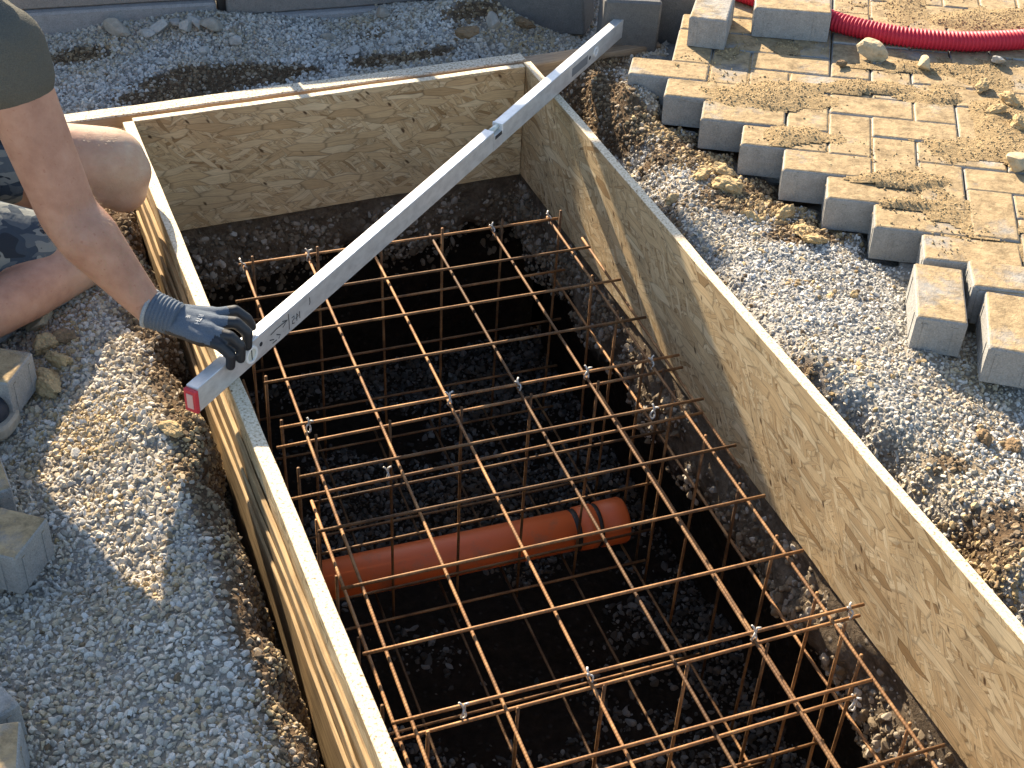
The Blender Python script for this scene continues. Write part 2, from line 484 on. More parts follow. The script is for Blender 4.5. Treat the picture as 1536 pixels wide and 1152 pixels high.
def mat_camo():
    M = N('camo_cotton')
    p = M.mapping(M.obj(), scale=(1, 1, 1.6))
    a = M.noise(p, 13, 1.5, 0.45, dist=1.2)
    b = M.noise(M.mapping(p, loc=(3.3, 1.2, 5.0)), 17, 1.5, 0.45, dist=1.0)
    c = M.ramp(a, [(0.0, (0.035, 0.048, 0.066)), (0.50, (0.035, 0.048, 0.066)), (0.505, (0.16, 0.17, 0.165)), (1.0, (0.17, 0.18, 0.175))])
    c = M.mix(M.ramp(b, [(0.55, 0.0), (0.557, 1.0)]), c, (0.075, 0.090, 0.105))
    c = M.mix(M.ramp(b, [(0.36, 1.0), (0.366, 0.0)]), c, (0.022, 0.028, 0.038))
    wr = M.noise(M.pos(), 9, 4, 0.55, dist=0.5)
    return M.set(c, 0.92, spec=0.1, normal=M.bump(wr, 0.7, 0.02))
m_camo = mat_camo()

# ------------------------------------------------------------------ box frame of the formwork
ZT, ZB = 0.195, -0.125                       # top and bottom of the formwork boards
A = P(200, 181, ZT); B = P(788, 97, ZT)
Cc = P(605, 1152, ZT); Dd = P(1536, 965, ZT)
et = (Cc - A); et[2] = 0; et /= np.linalg.norm(et)          # along the pit towards the viewer
es = np.array([-et[1], et[0], 0.0])                          # across the pit to the right
if es @ (B - A) < 0: es = -es
W0 = (B - A) @ es
KW = ((Dd - A) @ es - W0) / ((Dd - A) @ et)                  # the right board is not quite parallel
LEN = 2.62

def lt(p, t, z=0.0):
    """box coordinates: p < 0 left of the pit, 0..1 across it, > 1 right of it; t along it"""
    p = np.asarray(p, float); t = np.asarray(t, float)
    wdt = W0 + KW * t
    lat = np.where(p < 0, p, np.where(p <= 1, p * wdt, wdt + p - 1))
    return np.stack([A[0] + es[0] * lat + et[0] * t, A[1] + es[1] * lat + et[1] * t, np.zeros_like(lat) + z], -1)

def inv(x, y):
    dx, dy = x - A[0], y - A[1]
    t = dx * et[0] + dy * et[1]; l = dx * es[0] + dy * es[1]
    wdt = W0 + KW * t
    return np.where(l < 0, l, np.where(l <= wdt, l / wdt, 1 + l - wdt)), t

# paving frame
PO = np.array([0.7052, 2.9421, 0.2601]); PA = np.array([0.9872, -0.1564, 0.0307]); PB = np.array([-0.1560, -0.9877, -0.0139])
PA /= np.linalg.norm(PA); PB -= PA * (PA @ PB); PB /= np.linalg.norm(PB); PN = np.cross(PB, PA); PN /= np.linalg.norm(PN)
if PN[2] < 0: PN = -PN
def pav(i, j, h=0.0):
    return PO + PA * (0.1 * i) + PB * (0.1 * j) + PN * h
def pav_hit(u, v, h=0.0):
    d = CR * ((u - 768) / F) + CD * ((v - 576) / F) + CF
    o = PO + PN * h
    return EYE + d * (((o - EYE) @ PN) / (d @ PN))
def pav_ij(x, y):
    # solve in plan
    m2 = np.array([[PA[0], PB[0]], [PA[1], PB[1]]]) * 0.1
    iv = np.linalg.inv(m2)
    dx, dy = x - PO[0], y - PO[1]
    return iv[0, 0] * dx + iv[0, 1] * dy, iv[1, 0] * dx + iv[1, 1] * dy
def under_paving(x, y, pad=0.0):
    i, j = pav_ij(x, y)
    step = np.floor(j + 1e-6)
    return (j < 5.9) & (i > np.maximum(step - 2, -4.3) - pad) & (j > -40)

# ------------------------------------------------------------------ ground height
def blob(x, y, u, v, z, rx, ry, rot=0.0):
    c = P(u, v, z); dx, dy = x - c[0], y - c[1]
    cr, sr = math.cos(rot), math.sin(rot)
    a, b = (dx * cr + dy * sr) / rx, (-dx * sr + dy * cr) / ry
    return np.exp(-(a * a + b * b))

def ground_h(x, y):
    p, t = inv(x, y)
    n = fbm(x * 3.2, y * 3.2, 3) - 0.5
    n2 = fbm(x * 11, y * 11, 9) - 0.5
    z = np.full_like(x, 0.105) + n * 0.05 + n2 * 0.022
    # left bank: a crumbled edge, then the gap beside the board
    dl = -p - 0.032
    edge = 0.036 + 0.045 * (fbm(t * 3.0, t * 0 + 2.2, 21) - 0.5) + 0.05 * (vnoise(t * 14, t * 0, 5) - 0.5)
    edge = edge + 0.02 * sstep(1.1, 1.9, t)
    left = (p < 0)
    k = sstep(edge - 0.04, edge + 0.035, dl)
    zl = (-0.20 + 0.05 * n) * (1 - k) + (z + 0.045 * np.exp(-((dl - 0.16) / 0.15) ** 2)) * k
    z = np.where(left & (t > -0.02), zl, z)
    # right bank: a dip beside the board
    dr = p - 1 - 0.024
    low = 0.02 + 0.12 * sstep(0.55, 0.85, t) - 0.13 * sstep(1.30, 1.6, t) + 0.03 * n
    wd = 0.16 - 0.09 * sstep(0.5, 0.9, t) + 0.06 * sstep(1.35, 1.7, t)
    kr = sstep(0.0, 1.0, dr / wd + n2 * 0.5)
    zr = low * (1 - kr) + (0.165 + n * 0.035 + n2 * 0.022) * kr
    z = np.where((p > 1) & (t > -0.25), zr + 0 * z, z)
    # blend to the back on the right
    back = sstep(-0.02, -0.25, t)
    z = np.where((p > 1) & (t <= -0.02), zr * (1 - back) + (0.10 + 0.04 * n + n2 * 0.02) * back, z)
    # rubble heap and humps at the back
    z = z + 0.09 * blob(x, y, 720, 35, 0.12, 0.20, 0.13) + 0.04 * blob(x, y, 300, 45, 0.1, 0.25, 0.10)
    z = z + 0.05 * blob(x, y, 945, 165, 0.15, 0.07, 0.10) + 0.03 * blob(x, y, 1235, 590, 0.16, 0.25, 0.2)
    un = under_paving(x, y, 0.06)
    z = np.where(un, np.minimum(z, 0.150), z)
    r = np.hypot(x, y - 2)
    z = np.where(r > 4, 0.09, z)
    return z

def soil_mask(x, y):
    """1 where bare brown soil shows instead of gravel"""
    p, t = inv(x, y)
    n = fbm(x * 9, y * 9, 31)
    s = np.zeros_like(x)
    for (u, v, z, rx, ry, k) in [(330, 122, 0.1, 0.20, 0.075, 1.25), (240, 150, 0.1, 0.13, 0.05, 1.0), (120, 86, 0.1, 0.10, 0.05, 1.0), (440, 118, 0.1, 0.12, 0.03, 0.9),
                             (600, 95, 0.1, 0.17, 0.04, 0.9), (560, 60, 0.1, 0.07, 0.05, 0.5), (720, 30, 0.15, 0.16, 0.06, 0.7), (900, 190, 0.08, 0.06, 0.22, 1.3), (880, 130, 0.08, 0.16, 0.09, 1.0),
                             (1060, 235, 0.15, 0.15, 0.075, 1.5), (1140, 300, 0.16, 0.15, 0.075, 1.5), (1215, 345, 0.17, 0.12, 0.055, 1.4), (1490, 840, 0.1, 0.16, 0.08, 1.0), (1400, 770, 0.05, 0.05, 0.05, 0.8),
                             (1010, 190, 0.16, 0.10, 0.05, 0.8)]:
        s = np.maximum(s, k * blob(x, y, u, v, z, rx, ry, math.radians(20)))
    edge = sstep(0.21, 0.09, -p) * ((p < 0) & (t > -0.02))
    s = np.maximum(s, edge * 0.95)
    dip = sstep(0.09, 0.02, p - 1.024) * ((p > 1) & (t > -0.2)) * (0.35 + 0.65 * np.maximum(sstep(0.8, 0.55, t), sstep(1.4, 1.6, t)))
    s = np.maximum(s, dip)
    return np.clip(sstep(0.30, 0.62, s + (n - 0.5) * 0.7), 0, 1)

def grid_ax(lo, hi, step, outer, extra=()):
    a = list(np.arange(lo, hi + 1e-6, step)) + [-o for o in outer] + list(outer) + list(extra)
    return np.array(sorted(set(np.round(a, 4))))

pax = grid_ax(-1.45, 2.3, 0.0165, (2.8, 3.6, 5, 8, 14, 30, 80))
tax = grid_ax(-1.35, 3.1, 0.0165, (3.8, 5, 8, 14, 30, 80))
HL, HR, HT0, HT1 = -0.016, 1.012, -0.011, LEN + 0.011
pax = np.array(sorted(set([q for q in pax if min(abs(q - HL), abs(q - HR)) > 0.006]) | {HL, HR}))
tax = np.array(sorted(set([q for q in tax if min(abs(q - HT0), abs(q - HT1)) > 0.006]) | {HT0, HT1}))
PP, TT = np.meshgrid(pax, tax, indexing='ij')
G = lt(PP, TT)
GX, GY = G[..., 0], G[..., 1]
GZ = ground_h(GX, GY)
SOIL = soil_mask(GX, GY)
npn, ntn = len(pax), len(tax)
idx = np.arange(npn * ntn).reshape(npn, ntn)
pc = (pax[:-1] + pax[1:]) / 2; tc = (tax[:-1] + tax[1:]) / 2
inside = ((pc > HL) & (pc < HR))[:, None] & ((tc > HT0) & (tc < HT1))[None, :]
q = np.stack([idx[:-1, :-1], idx[1:, :-1], idx[1:, 1:], idx[:-1, 1:]], -1)

def grid_object(name, quads, mat, attrs):
    used = np.unique(quads)
    remap = np.full(npn * ntn, -1); remap[used] = np.arange(len(used))
    vs = np.stack([GX.ravel()[used], GY.ravel()[used], GZ.ravel()[used]], -1)
    me = bpy.data.meshes.new(name)
    fq = remap[quads].reshape(-1, 4)
    me.vertices.add(len(vs)); me.vertices.foreach_set('co', vs.astype(np.float32).ravel())
    me.loops.add(fq.size); me.loops.foreach_set('vertex_index', fq.astype(np.int32).ravel())
    me.polygons.add(len(fq)); me.polygons.foreach_set('loop_start', np.arange(0, fq.size, 4, dtype=np.int32))
    me.update(calc_edges=True)
    me.polygons.foreach_set('use_smooth', np.ones(len(fq), bool))
    for an, arr in attrs.items():
        at = me.attributes.new(an, 'FLOAT', 'POINT')
        at.data.foreach_set('value', arr.ravel()[used].astype(np.float32))
    me.materials.append(mat)
    o = bpy.data.objects.new(name, me)
    COL.objects.link(o)
    return o

ground = grid_object('ground', q[~inside], m_ground, {'soil': SOIL})
# make normals point up
if ground.data.polygons[0].normal.z < 0:
    ground.data.flip_normals()
tag(ground, kind='structure')

# ------------------------------------------------------------------ loose stones scattered by geometry nodes
def rock_mesh(name, seed, mat, sub=2, flat=0.75, rough=0.22, lump=0.0):
    r = random.Random(seed)
    bm = bmesh.new()
    bmesh.ops.create_icosphere(bm, subdivisions=sub, radius=0.5)
    cuts = [(Vector((r.gauss(0, 1), r.gauss(0, 1), r.gauss(0, 1))).normalized(), r.uniform(0.22, 0.40)) for _ in range(13)]
    sc = Vector((r.uniform(0.9, 1.35), r.uniform(0.65, 1.0), r.uniform(0.5, flat + 0.1)))
    for v in bm.verts:
        for n_, d in cuts:
            k = v.co.dot(n_)
            if k > d: v.co -= n_ * (k - d) * (1.0 - 0.45 * min(1.0, lump))
        v.co *= 1 + r.uniform(-1, 1) * rough * 0.10
        if lump:
            v.co *= 1 + lump * (mnoise.noise(v.co * 5.0 + Vector((seed, 0, 0))) * 0.28 + mnoise.noise(v.co * 13.0 + Vector((0, seed, 0))) * 0.13)
        v.co = Vector((v.co.x * sc.x, v.co.y * sc.y, v.co.z * sc.z)) * 1.3
    me = bm_mesh(bm, name)
    me.materials.append(mat)
    return me

def rock_collection(name, mat, n=7, sub=2, flat=0.75):
    c = bpy.data.collections.new(name)
    for k in range(n):
        o = bpy.data.objects.new(name + '_stone', rock_mesh(name + '_stone', hash((name, k)) % 9999 if False else 100 * n + k * 17 + len(name), mat, sub, flat))
        c.objects.link(o)
    return c

def scatter(obj, coll, smin, smax, seed, attr='dens', lift=0.0):
    g = bpy.data.node_groups.new(obj.name + '_scatter', 'GeometryNodeTree')
    g.interface.new_socket('Geometry', in_out='INPUT', socket_type='NodeSocketGeometry')
    g.interface.new_socket('Geometry', in_out='OUTPUT', socket_type='NodeSocketGeometry')
    L = g.links
    gi = g.nodes.new('NodeGroupInput'); go = g.nodes.new('NodeGroupOutput')
    na = g.nodes.new('GeometryNodeInputNamedAttribute'); na.data_type = 'FLOAT'; na.inputs['Name'].default_value = attr
    ds = g.nodes.new('GeometryNodeDistributePointsOnFaces'); ds.distribute_method = 'RANDOM'; ds.inputs['Seed'].default_value = seed
    L.new(gi.outputs[0], ds.inputs['Mesh'])
    L.new(na.outputs[0], ds.inputs['Density'])
    ci = g.nodes.new('GeometryNodeCollectionInfo'); ci.inputs['Collection'].default_value = coll
    ci.inputs['Separate Children'].default_value = True; ci.inputs['Reset Children'].default_value = True
    ip = g.nodes.new('GeometryNodeInstanceOnPoints')
    L.new(ds.outputs['Points'], ip.inputs['Points'])
    L.new(ci.outputs[0], ip.inputs['Instance'])
    ip.inputs['Pick Instance'].default_value = True
    rv = g.nodes.new('FunctionNodeRandomValue'); rv.data_type = 'FLOAT_VECTOR'
    rv.inputs[0].default_value = (0, 0, 0); rv.inputs[1].default_value = (6.283, 6.283, 6.283); rv.inputs['Seed'].default_value = seed + 1
    er = g.nodes.new('FunctionNodeEulerToRotation')
    L.new(rv.outputs[0], er.inputs[0]); L.new(er.outputs[0], ip.inputs['Rotation'])
    rs = g.nodes.new('FunctionNodeRandomValue'); rs.data_type = 'FLOAT'
    rs.inputs[2].default_value = 0.0; rs.inputs[3].default_value = 1.0; rs.inputs['Seed'].default_value = seed + 2
    pw = g.nodes.new('ShaderNodeMath'); pw.operation = 'POWER'; pw.inputs[1].default_value = 2.0
    L.new(rs.outputs[1], pw.inputs[0])
    ml = g.nodes.new('ShaderNodeMath'); ml.operation = 'MULTIPLY_ADD'; ml.inputs[1].default_value = smax - smin; ml.inputs[2].default_value = smin
    L.new(pw.outputs[0], ml.inputs[0]); L.new(ml.outputs[0], ip.inputs['Scale'])
    L.new(ip.outputs[0], go.inputs[0])
    md = obj.modifiers.new('scatter', 'NODES')
    md.node_group = g

c_gravel = rock_collection('gravel_grain', m_gravel, 8)
c_gravel_tan = rock_collection('dusty_grain', m_gravel_tan, 8)
c_crumb = rock_collection('crumb_grain', m_crumb, 6, 2, 0.9)
c_sand = rock_collection('sand_grain', m_sandcrumb, 6, 2, 0.9)
c_wall = rock_collection('wall_grain', mat_gravel('wall_stone', [(0.0, (0.10, 0.075, 0.05)), (0.6, (0.22, 0.175, 0.125)), (1.0, (0.46, 0.42, 0.36))], (0.25, 0.19, 0.12), 0.4), 6, 2, 0.9)
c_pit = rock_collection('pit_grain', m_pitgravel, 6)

PCx, TCx = PP, TT
unp = under_paving(GX, GY, -0.1)
vis = (TT < 2.35) & (TT > -1.25) & (PP > -1.15) & (PP < 1.9)
fd = vis & ~unp
gd = 22000.0 * (1 - SOIL) ** 1.3
def region_quads(mask):
    mk = mask[:-1, :-1] & mask[1:, 1:] & mask[1:, :-1] & mask[:-1, 1:]
    return q[mk & ~inside]
gl = grid_object('gravel', region_quads(fd & (PP < 0.2) & (TT > -0.03)), m_ground, {'dens': gd})
tag(gl, 'dusty limestone gravel bank left of the formwork', 'gravel', kind='stuff')
scatter(gl, c_gravel_tan, 0.0062, 0.0165, 3)
gr = grid_object('gravel', region_quads(fd & (PP > 0.8) & (TT > -0.03)), m_ground, {'dens': gd})
tag(gr, 'pale grey gravel strip between the right board and the pavers', 'gravel', kind='stuff')
scatter(gr, c_gravel, 0.0050, 0.0125, 13)
gb = grid_object('gravel', region_quads(fd & (TT < -0.02)), m_ground, {'dens': gd})
tag(gb, 'shaded bluish gravel behind the back board', 'gravel', kind='stuff')
scatter(gb, c_gravel, 0.0070, 0.0165, 23)
for o_ in (gl, gr, gb):
    o_.data.flip_normals() if o_.data.polygons[0].normal.z < 0 else None
cr = grid_object('soil_crumbs', region_quads(fd), m_ground, {'dens': 16000.0 * np.clip(SOIL + 0.03, 0, 1)})
tag(cr, 'brown soil crumbs on the bank edges and bare earth patches', 'soil', kind='stuff')
scatter(cr, c_crumb, 0.003, 0.015, 33)

tanm = np.zeros_like(GX)
for (u, v, rx, ry, k) in [(90, 520, 0.07, 0.14, 1.2), (130, 640, 0.16, 0.10, 0.8), (300, 620, 0.05, 0.25, 0.9), (150, 760, 0.10, 0.06, 0.6), (380, 780, 0.05, 0.2, 0.8), (440, 1000, 0.05, 0.25, 0.8), (230, 420, 0.05, 0.2, 1.1), (200, 870, 0.10, 0.07, 0.5)]:
    tanm = np.maximum(tanm, k * blob(GX, GY, u, v, 0.13, rx, ry))
tanm = sstep(0.22, 0.75, tanm + (fbm(GX * 8, GY * 8, 131) - 0.5) * 1.1)
tl = grid_object('sandy_soil', region_quads(fd & (PP < 0.0) & (TT > -0.03)), m_ground, {'dens': 26000.0 * tanm + 1500.0 * sstep(0.5, 0.65, fbm(GX * 5, GY * 5, 133))})
if tl.data.polygons[0].normal.z < 0: tl.data.flip_normals()
tag(tl, 'tan sandy soil crumbs mixed into the left gravel bank', 'soil', kind='stuff')
scatter(tl, c_sand, 0.003, 0.013, 73)
tanr = np.zeros_like(GX)
for (u, v, rx, ry, k) in [(1075, 262, 0.16, 0.07, 1.1), (1160, 318, 0.15, 0.06, 1.2), (1230, 352, 0.10, 0.05, 1.0), (1000, 205, 0.10, 0.05, 0.8), (1205, 438, 0.07, 0.025, 0.9), (1490, 845, 0.16, 0.09, 1.0), (1290, 450, 0.03, 0.02, 0.8)]:
    tanr = np.maximum(tanr, k * blob(GX, GY, u, v, 0.16, rx, ry, math.radians(-20)))
tanr = sstep(0.30, 0.85, tanr + (fbm(GX * 9, GY * 9, 141) - 0.5) * 1.0)
trr = grid_object('sandy_soil', region_quads(fd & (PP > 0.95) & (TT > -0.4)), m_ground, {'dens': 20000.0 * tanr + 500.0})
if trr.data.polygons[0].normal.z < 0: trr.data.flip_normals()
tag(trr, 'tan sandy soil crumbs along the stepped paver edge and in the right gravel', 'soil', kind='stuff')
scatter(trr, c_sand, 0.003, 0.016, 83)

# ------------------------------------------------------------------ pit walls and floor
def pit_wall(fn, n_u, n_v, name):
    uu, vv = np.meshgrid(np.linspace(0, 1, n_u), np.linspace(0, 1, n_v), indexing='ij')
    vs = fn(uu, vv)
    ii = np.arange(n_u * n_v).reshape(n_u, n_v)
    fs = np.stack([ii[:-1, :-1], ii[1:, :-1], ii[1:, 1:], ii[:-1, 1:]], -1).reshape(-1, 4)
    me = mesh_from(vs.reshape(-1, 3), fs, name, True)
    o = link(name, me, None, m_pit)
    return tag(o, kind='structure')

ZF = -0.78
def under(z):       # soil juts out just below the boards and is undercut lower down
    return 0.12 * sstep(-0.27, -0.40, z)
def right_fn(u, v):
    t = -0.05 + u * (LEN + 0.1); z = -0.085 + v * (ZF - 0.02 + 0.085)
    n = fbm(t * 6, z * 6, 41, 5) - 0.5
    n3 = fbm(t * 22, z * 22, 47, 3) - 0.5
    p = 1 + 0.004 + under(z + 0.05 + n * 0.16) - n * 0.055 * sstep(-0.13, -0.2, z) - n3 * 0.028 * sstep(-0.12, -0.16, z)
    ledge = np.exp(-((t - 1.55) / 0.16) ** 2) + 0.6 * np.exp(-((t - 1.22) / 0.1) ** 2)
    p = p - 0.03 * ledge * np.exp(-((z + 0.25) / 0.05) ** 2)
    return lt(p, t, 0) + np.stack([0 * z, 0 * z, z], -1)
def left_fn(u, v):
    t = -0.05 + u * (LEN + 0.1); z = -0.16 + v * (ZF - 0.02 + 0.16)
    n = fbm(t * 6, z * 6, 51, 5) - 0.5
    p = -0.03 - under(z) + n * 0.05
    return lt(p, t, 0) + np.stack([0 * z, 0 * z, z], -1)
def back_fn(u, v):
    p = -0.12 + u * 1.24; z = -0.085 + v * (ZF - 0.02 + 0.085)
    n = fbm(p * 6, z * 6, 61, 5) - 0.5
    n3 = fbm(p * 22, z * 22, 67, 3) - 0.5
    t = -0.012 - under(z + n * 0.15) + n * 0.05 * sstep(-0.13, -0.2, z) + n3 * 0.03 * sstep(-0.12, -0.16, z)
    return lt(p, t, 0) + np.stack([0 * z, 0 * z, z], -1)
def front_fn(u, v):
    p = -0.12 + u * 1.24; z = -0.085 + v * (ZF - 0.02 + 0.085)
    t = LEN + 0.012 + under(z) + 0.03 * (fbm(p * 6, z * 6, 71) - 0.5)
    return lt(p, t, 0) + np.stack([0 * z, 0 * z, z], -1)
pit_wall(right_fn, 190, 56, 'pit_wall_right')
pit_wall(left_fn, 110, 34, 'pit_wall_left')
pit_wall(back_fn, 110, 56, 'pit_wall_back')
pit_wall(front_fn, 50, 20, 'pit_wall_front')
fu, fv = np.meshgrid(np.linspace(-0.16, 1.16, 90), np.linspace(-0.16, LEN + 0.16, 170), indexing='ij')
fl = lt(fu, fv, 0)
fl[..., 2] = ZF + 0.05 * (fbm(fl[..., 0] * 5, fl[..., 1] * 5, 81) - 0.5) + 0.02 * (fbm(fl[..., 0] * 18, fl[..., 1] * 18, 82) - 0.5)
ii = np.arange(90 * 170).reshape(90, 170)
fs = np.stack([ii[:-1, :-1], ii[1:, :-1], ii[1:, 1:], ii[:-1, 1:]], -1).reshape(-1, 4)
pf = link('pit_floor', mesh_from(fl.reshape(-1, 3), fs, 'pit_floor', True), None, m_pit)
tag(pf, kind='structure')
pg_me = mesh_from(fl.reshape(-1, 3), fs, 'pit_gravel', True)
at = pg_me.attributes.new('dens', 'FLOAT', 'POINT')
at.data.foreach_set('value', (9000.0 * sstep(0.35, 0.6, fbm(fl[..., 0].ravel() * 3, fl[..., 1].ravel() * 3, 90))).astype(np.float32))
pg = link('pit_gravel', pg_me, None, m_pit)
tag(pg, 'dark gravel lying on the pit floor under the steel', 'gravel', kind='stuff')
if pg_me.polygons[0].normal.z < 0: pg_me.flip_normals()
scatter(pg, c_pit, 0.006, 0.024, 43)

wall_objs = [o for o in COL.objects if o.name in ('pit_wall_right', 'pit_wall_back')]
for k, wo_ in enumerate(wall_objs):
    me = wo_.data.copy()
    zz = np.empty(len(me.vertices) * 3); me.vertices.foreach_get('co', zz); zz = zz.reshape(-1, 3)
    at = me.attributes.new('dens', 'FLOAT', 'POINT')
    at.data.foreach_set('value', (9000.0 * sstep(-0.50, -0.28, zz[:, 2]) * sstep(-0.145, -0.175, zz[:, 2]) * sstep(0.3, 0.6, fbm(zz[:, 0] * 9, zz[:, 1] * 9 + zz[:, 2] * 9, 95))).astype(np.float32))
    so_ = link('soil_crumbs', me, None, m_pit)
    tag(so_, ['gritty stones sticking out of the earth face under the right board', 'gritty stones sticking out of the earth face under the back board'][k if wall_objs[0].name.endswith('right') else 1 - k], 'soil', kind='stuff')
    scatter(so_, c_wall, 0.004, 0.024, 63 + k)

# ------------------------------------------------------------------ formwork
form = empty('formwork_box', V(lt(0.5, 1.3, ZB)))
tag(form, 'open strand board formwork box lining the pit', 'formwork')
bpy.context.view_layer.update()
def place_along(o, p0, p1, parent=None):
    """local x runs from p0 to p1"""
    d = np.asarray(p1, float) - np.asarray(p0, float)
    L = math.hypot(d[0], d[1])
    ang = math.atan2(d[1], d[0])
    tilt = -math.atan2(d[2], L)
    mw = Matrix.Translation(V(p0)) @ Matrix.Rotation(ang, 4, 'Z') @ Matrix.Rotation(tilt, 4, 'Y')
    if parent is not None:
        o.parent = parent
        o.matrix_parent_inverse = parent.matrix_world.inverted()
    o.matrix_world = mw
    return o
def ds_box(x0, x1, y0, y1, z0, z1, name, n=40, amp=0.0012, seed=1, bev=0.0012):
    """a sawn board: lengthwise cuts and a slightly wavy edge"""
    bm = bmesh.new()
    add_box(bm, x0, x1, y0, y1, z0, z1, bev)
    for k in range(1, n):
        xx = x0 + (x1 - x0) * k / n
        bmesh.ops.bisect_plane(bm, geom=bm.verts[:] + bm.edges[:] + bm.faces[:], plane_co=(xx, 0, 0), plane_no=(1, 0, 0))
    xs = np.array([v.co.x for v in bm.verts])
    wy = (fbm(xs * 6, xs * 0 + seed, seed) - 0.5) * 2 * amp * 2
    wz = (fbm(xs * 9, xs * 0 + seed + 5, seed + 3) - 0.5) * 2 * amp
    for v, a_, b_ in zip(bm.verts, wy, wz):
        v.co.y += a_; v.co.z += b_
    return bm_mesh(bm, name)
TB = 0.022
HB = ZT - ZB
def endpt(p, t, z): return lt(p, t, z)
# left: local x towards viewer, so local -y = left? direction et rotated +90 gives right-hand side = es or -es
def side_sign():
    n_ = np.array([-et[1], et[0]])
    return 1 if n_ @ es[:2] > 0 else -1
SS = side_sign()
TL = 0.026
def ybox(a, b):
    a, b = a * SS, b * SS
    return (min(a, b), max(a, b))
y0, y1 = ybox(-TL, 0.0)
o = link('board', ds_box(0, LEN, y0, y1, 0, HB, 'board', seed=2), None, m_osb); place_along(o, lt(0, 0, ZB), lt(0, LEN, ZB), form)
# layered laths on the outside of the left board
for k, (ya, yb, za, zb) in enumerate([(-TL - 0.009, -TL - 0.0005, 0.085, HB - 0.050), (-TL - 0.016, -TL - 0.0105, 0.045, HB - 0.078), (-TL - 0.024, -TL - 0.0175, -0.05, HB - 0.105)]):
    y0, y1 = ybox(ya, yb)
    o = link('lath', ds_box(0.03 + 0.1 * k, LEN - 0.02, y0, y1, za, zb, 'lath', seed=7 + k, amp=0.002), None, m_lath); place_along(o, lt(0, 0, ZB), lt(0, LEN, ZB), form)
# right
y0, y1 = ybox(0.0, TB)
o = link('board', ds_box(-TB, LEN, y0, y1, 0, HB, 'board', seed=3), None, m_osb); place_along(o, lt(1, 0, ZB), lt(1, LEN, ZB), form)
# back: runs from A to B
a0, b0 = lt(0, 0, ZB), lt(1, 0, ZB)
o = link('board', ds_box(0.0, float(np.linalg.norm(b0 - a0)) - 0.002, 0.0, 0.020, 0, HB - 0.002, 'board', seed=4), None, m_osb); place_along(o, a0, b0, form)
# front board beyond the picture closes the box
a1, b1 = lt(0, LEN, ZB), lt(1, LEN, ZB)
o = link('board', ds_box(-TL, float(np.linalg.norm(b1 - a1)) + TB, -TB - 0.003, -0.003, 0, HB, 'board', seed=5), None, m_osb); place_along(o, a1, b1, form)

# timbers behind the back board
bA, bB = P(98, 186, 0.188), P(792, 91, 0.188)
tm = link('timber_beam', ds_box(0, float(np.linalg.norm((bB - bA)[:2])), 0.006, 0.052, -0.07, 0, 'timber_beam', seed=11, bev=0.003), None, m_beam)
place_along(tm, bA, bB)
tag(tm, 'long gritty timber lying along the outside of the back board', 'timber')
bC, bD = P(797, 98, 0.185), P(993, 66, 0.172)
tm2 = link('timber_beam', ds_box(0, float(np.linalg.norm(bD - bC)), 0.0, 0.055, -0.075, 0, 'timber_beam', seed=12, bev=0.003), None, m_timber)
place_along(tm2, bC, bD)
tag(tm2, 'short weathered timber running on under the far end of the level', 'timber')

# ------------------------------------------------------------------ rebar cage
RB = 0.0032
MO = np.array([-0.6274, 2.6330]); MA = np.array([0.9285, 0.3712]); MB_ = np.array([0.3715, -0.9284])
def mg(i, j, z=0.0):
    return np.array([MO[0] + 0.15 * (MA[0] * i + MB_[0] * j), MO[1] + 0.15 * (MA[1] * i + MB_[1] * j), z])
cage = empty('rebar_cage', V(mg(2.5, 5, -0.62)))
tag(cage, 'rusty reinforcement cage of crossed steel bars hanging in the pit', 'rebar cage')
bpy.context.view_layer.update()
_bars = {}
def bar(p0, p1, r=RB):
    p0 = np.asarray(p0, float); p1 = np.asarray(p1, float)
    L = round(float(np.linalg.norm(p1 - p0)), 2)
    key = (L, round(r, 4))
    if key not in _bars:
        nseg = max(2, int(L / 0.12))
        me = tube_mesh([(0, 0, L * k / nseg) for k in range(nseg + 1)], r, 8, 'bar')
        me.materials.append(m_rust)
        _bars[key] = me
    o = link('bar', _bars[key])
    o.parent = cage; o.matrix_parent_inverse = cage.matrix_world.inverted()
    qd = (V(p1) - V(p0)).normalized().to_track_quat('Z', 'Y')
    o.matrix_world = Matrix.Translation(V(p0)) @ qd.to_matrix().to_4x4()
    return o
ends_l = {0: -0.06, 1: -0.30, 2: -0.28, 3: -0.30, 4: -0.30, 5: -0.27, 6: -0.28, 7: -0.25, 8: -0.26, 9: -0.22, 10: -0.25, 11: -0.25, 12: -0.25}
ends_r = {0: 5.15, 1: 5.32, 2: 5.40, 3: 5.36, 4: 5.46, 5: 5.36, 6: 5.30, 7: 5.22, 8: 5.22, 9: 5.42, 10: 4.98, 11: 5.2, 12: 5.2}
ends_r = {k: v + 0.0 for k, v in ends_r.items()}
for j in range(0, 13):                                       # top mat, crosswise bars above the long ones
    jz = 0.004 + (-0.006 if j == 0 else 0) + random.uniform(-0.002, 0.002)
    bar(mg(ends_l[j], j, jz + 0.004), mg(ends_r[j], j, jz))
for i in range(6):                                           # top mat, long bars
    bar(mg(i + (0.02 if i == 0 else 0), -0.12 if i else -0.02, -0.006), mg(i, 14.2, -0.006))
# second bars tied under some crosswise bars
for j, dz, a_, b_ in [(4, -0.028, -0.38, 5.5), (5, -0.030, -0.42, 5.30), (9, -0.016, -0.22, 5.36), (10, -0.022, 1.0, 4.7)]:
    bar(mg(a_, j + 0.10, dz), mg(b_, j + 0.06, dz + 0.004))
# extra long bars
bar(mg(5.42, 0.4, -0.03), mg(5.30, 6.2, -0.03)); bar(mg(4.62, 3.2, -0.16), mg(4.6, 14, -0.16)); bar(mg(-0.18, 5.2, -0.03), mg(-0.12, 14, -0.02))
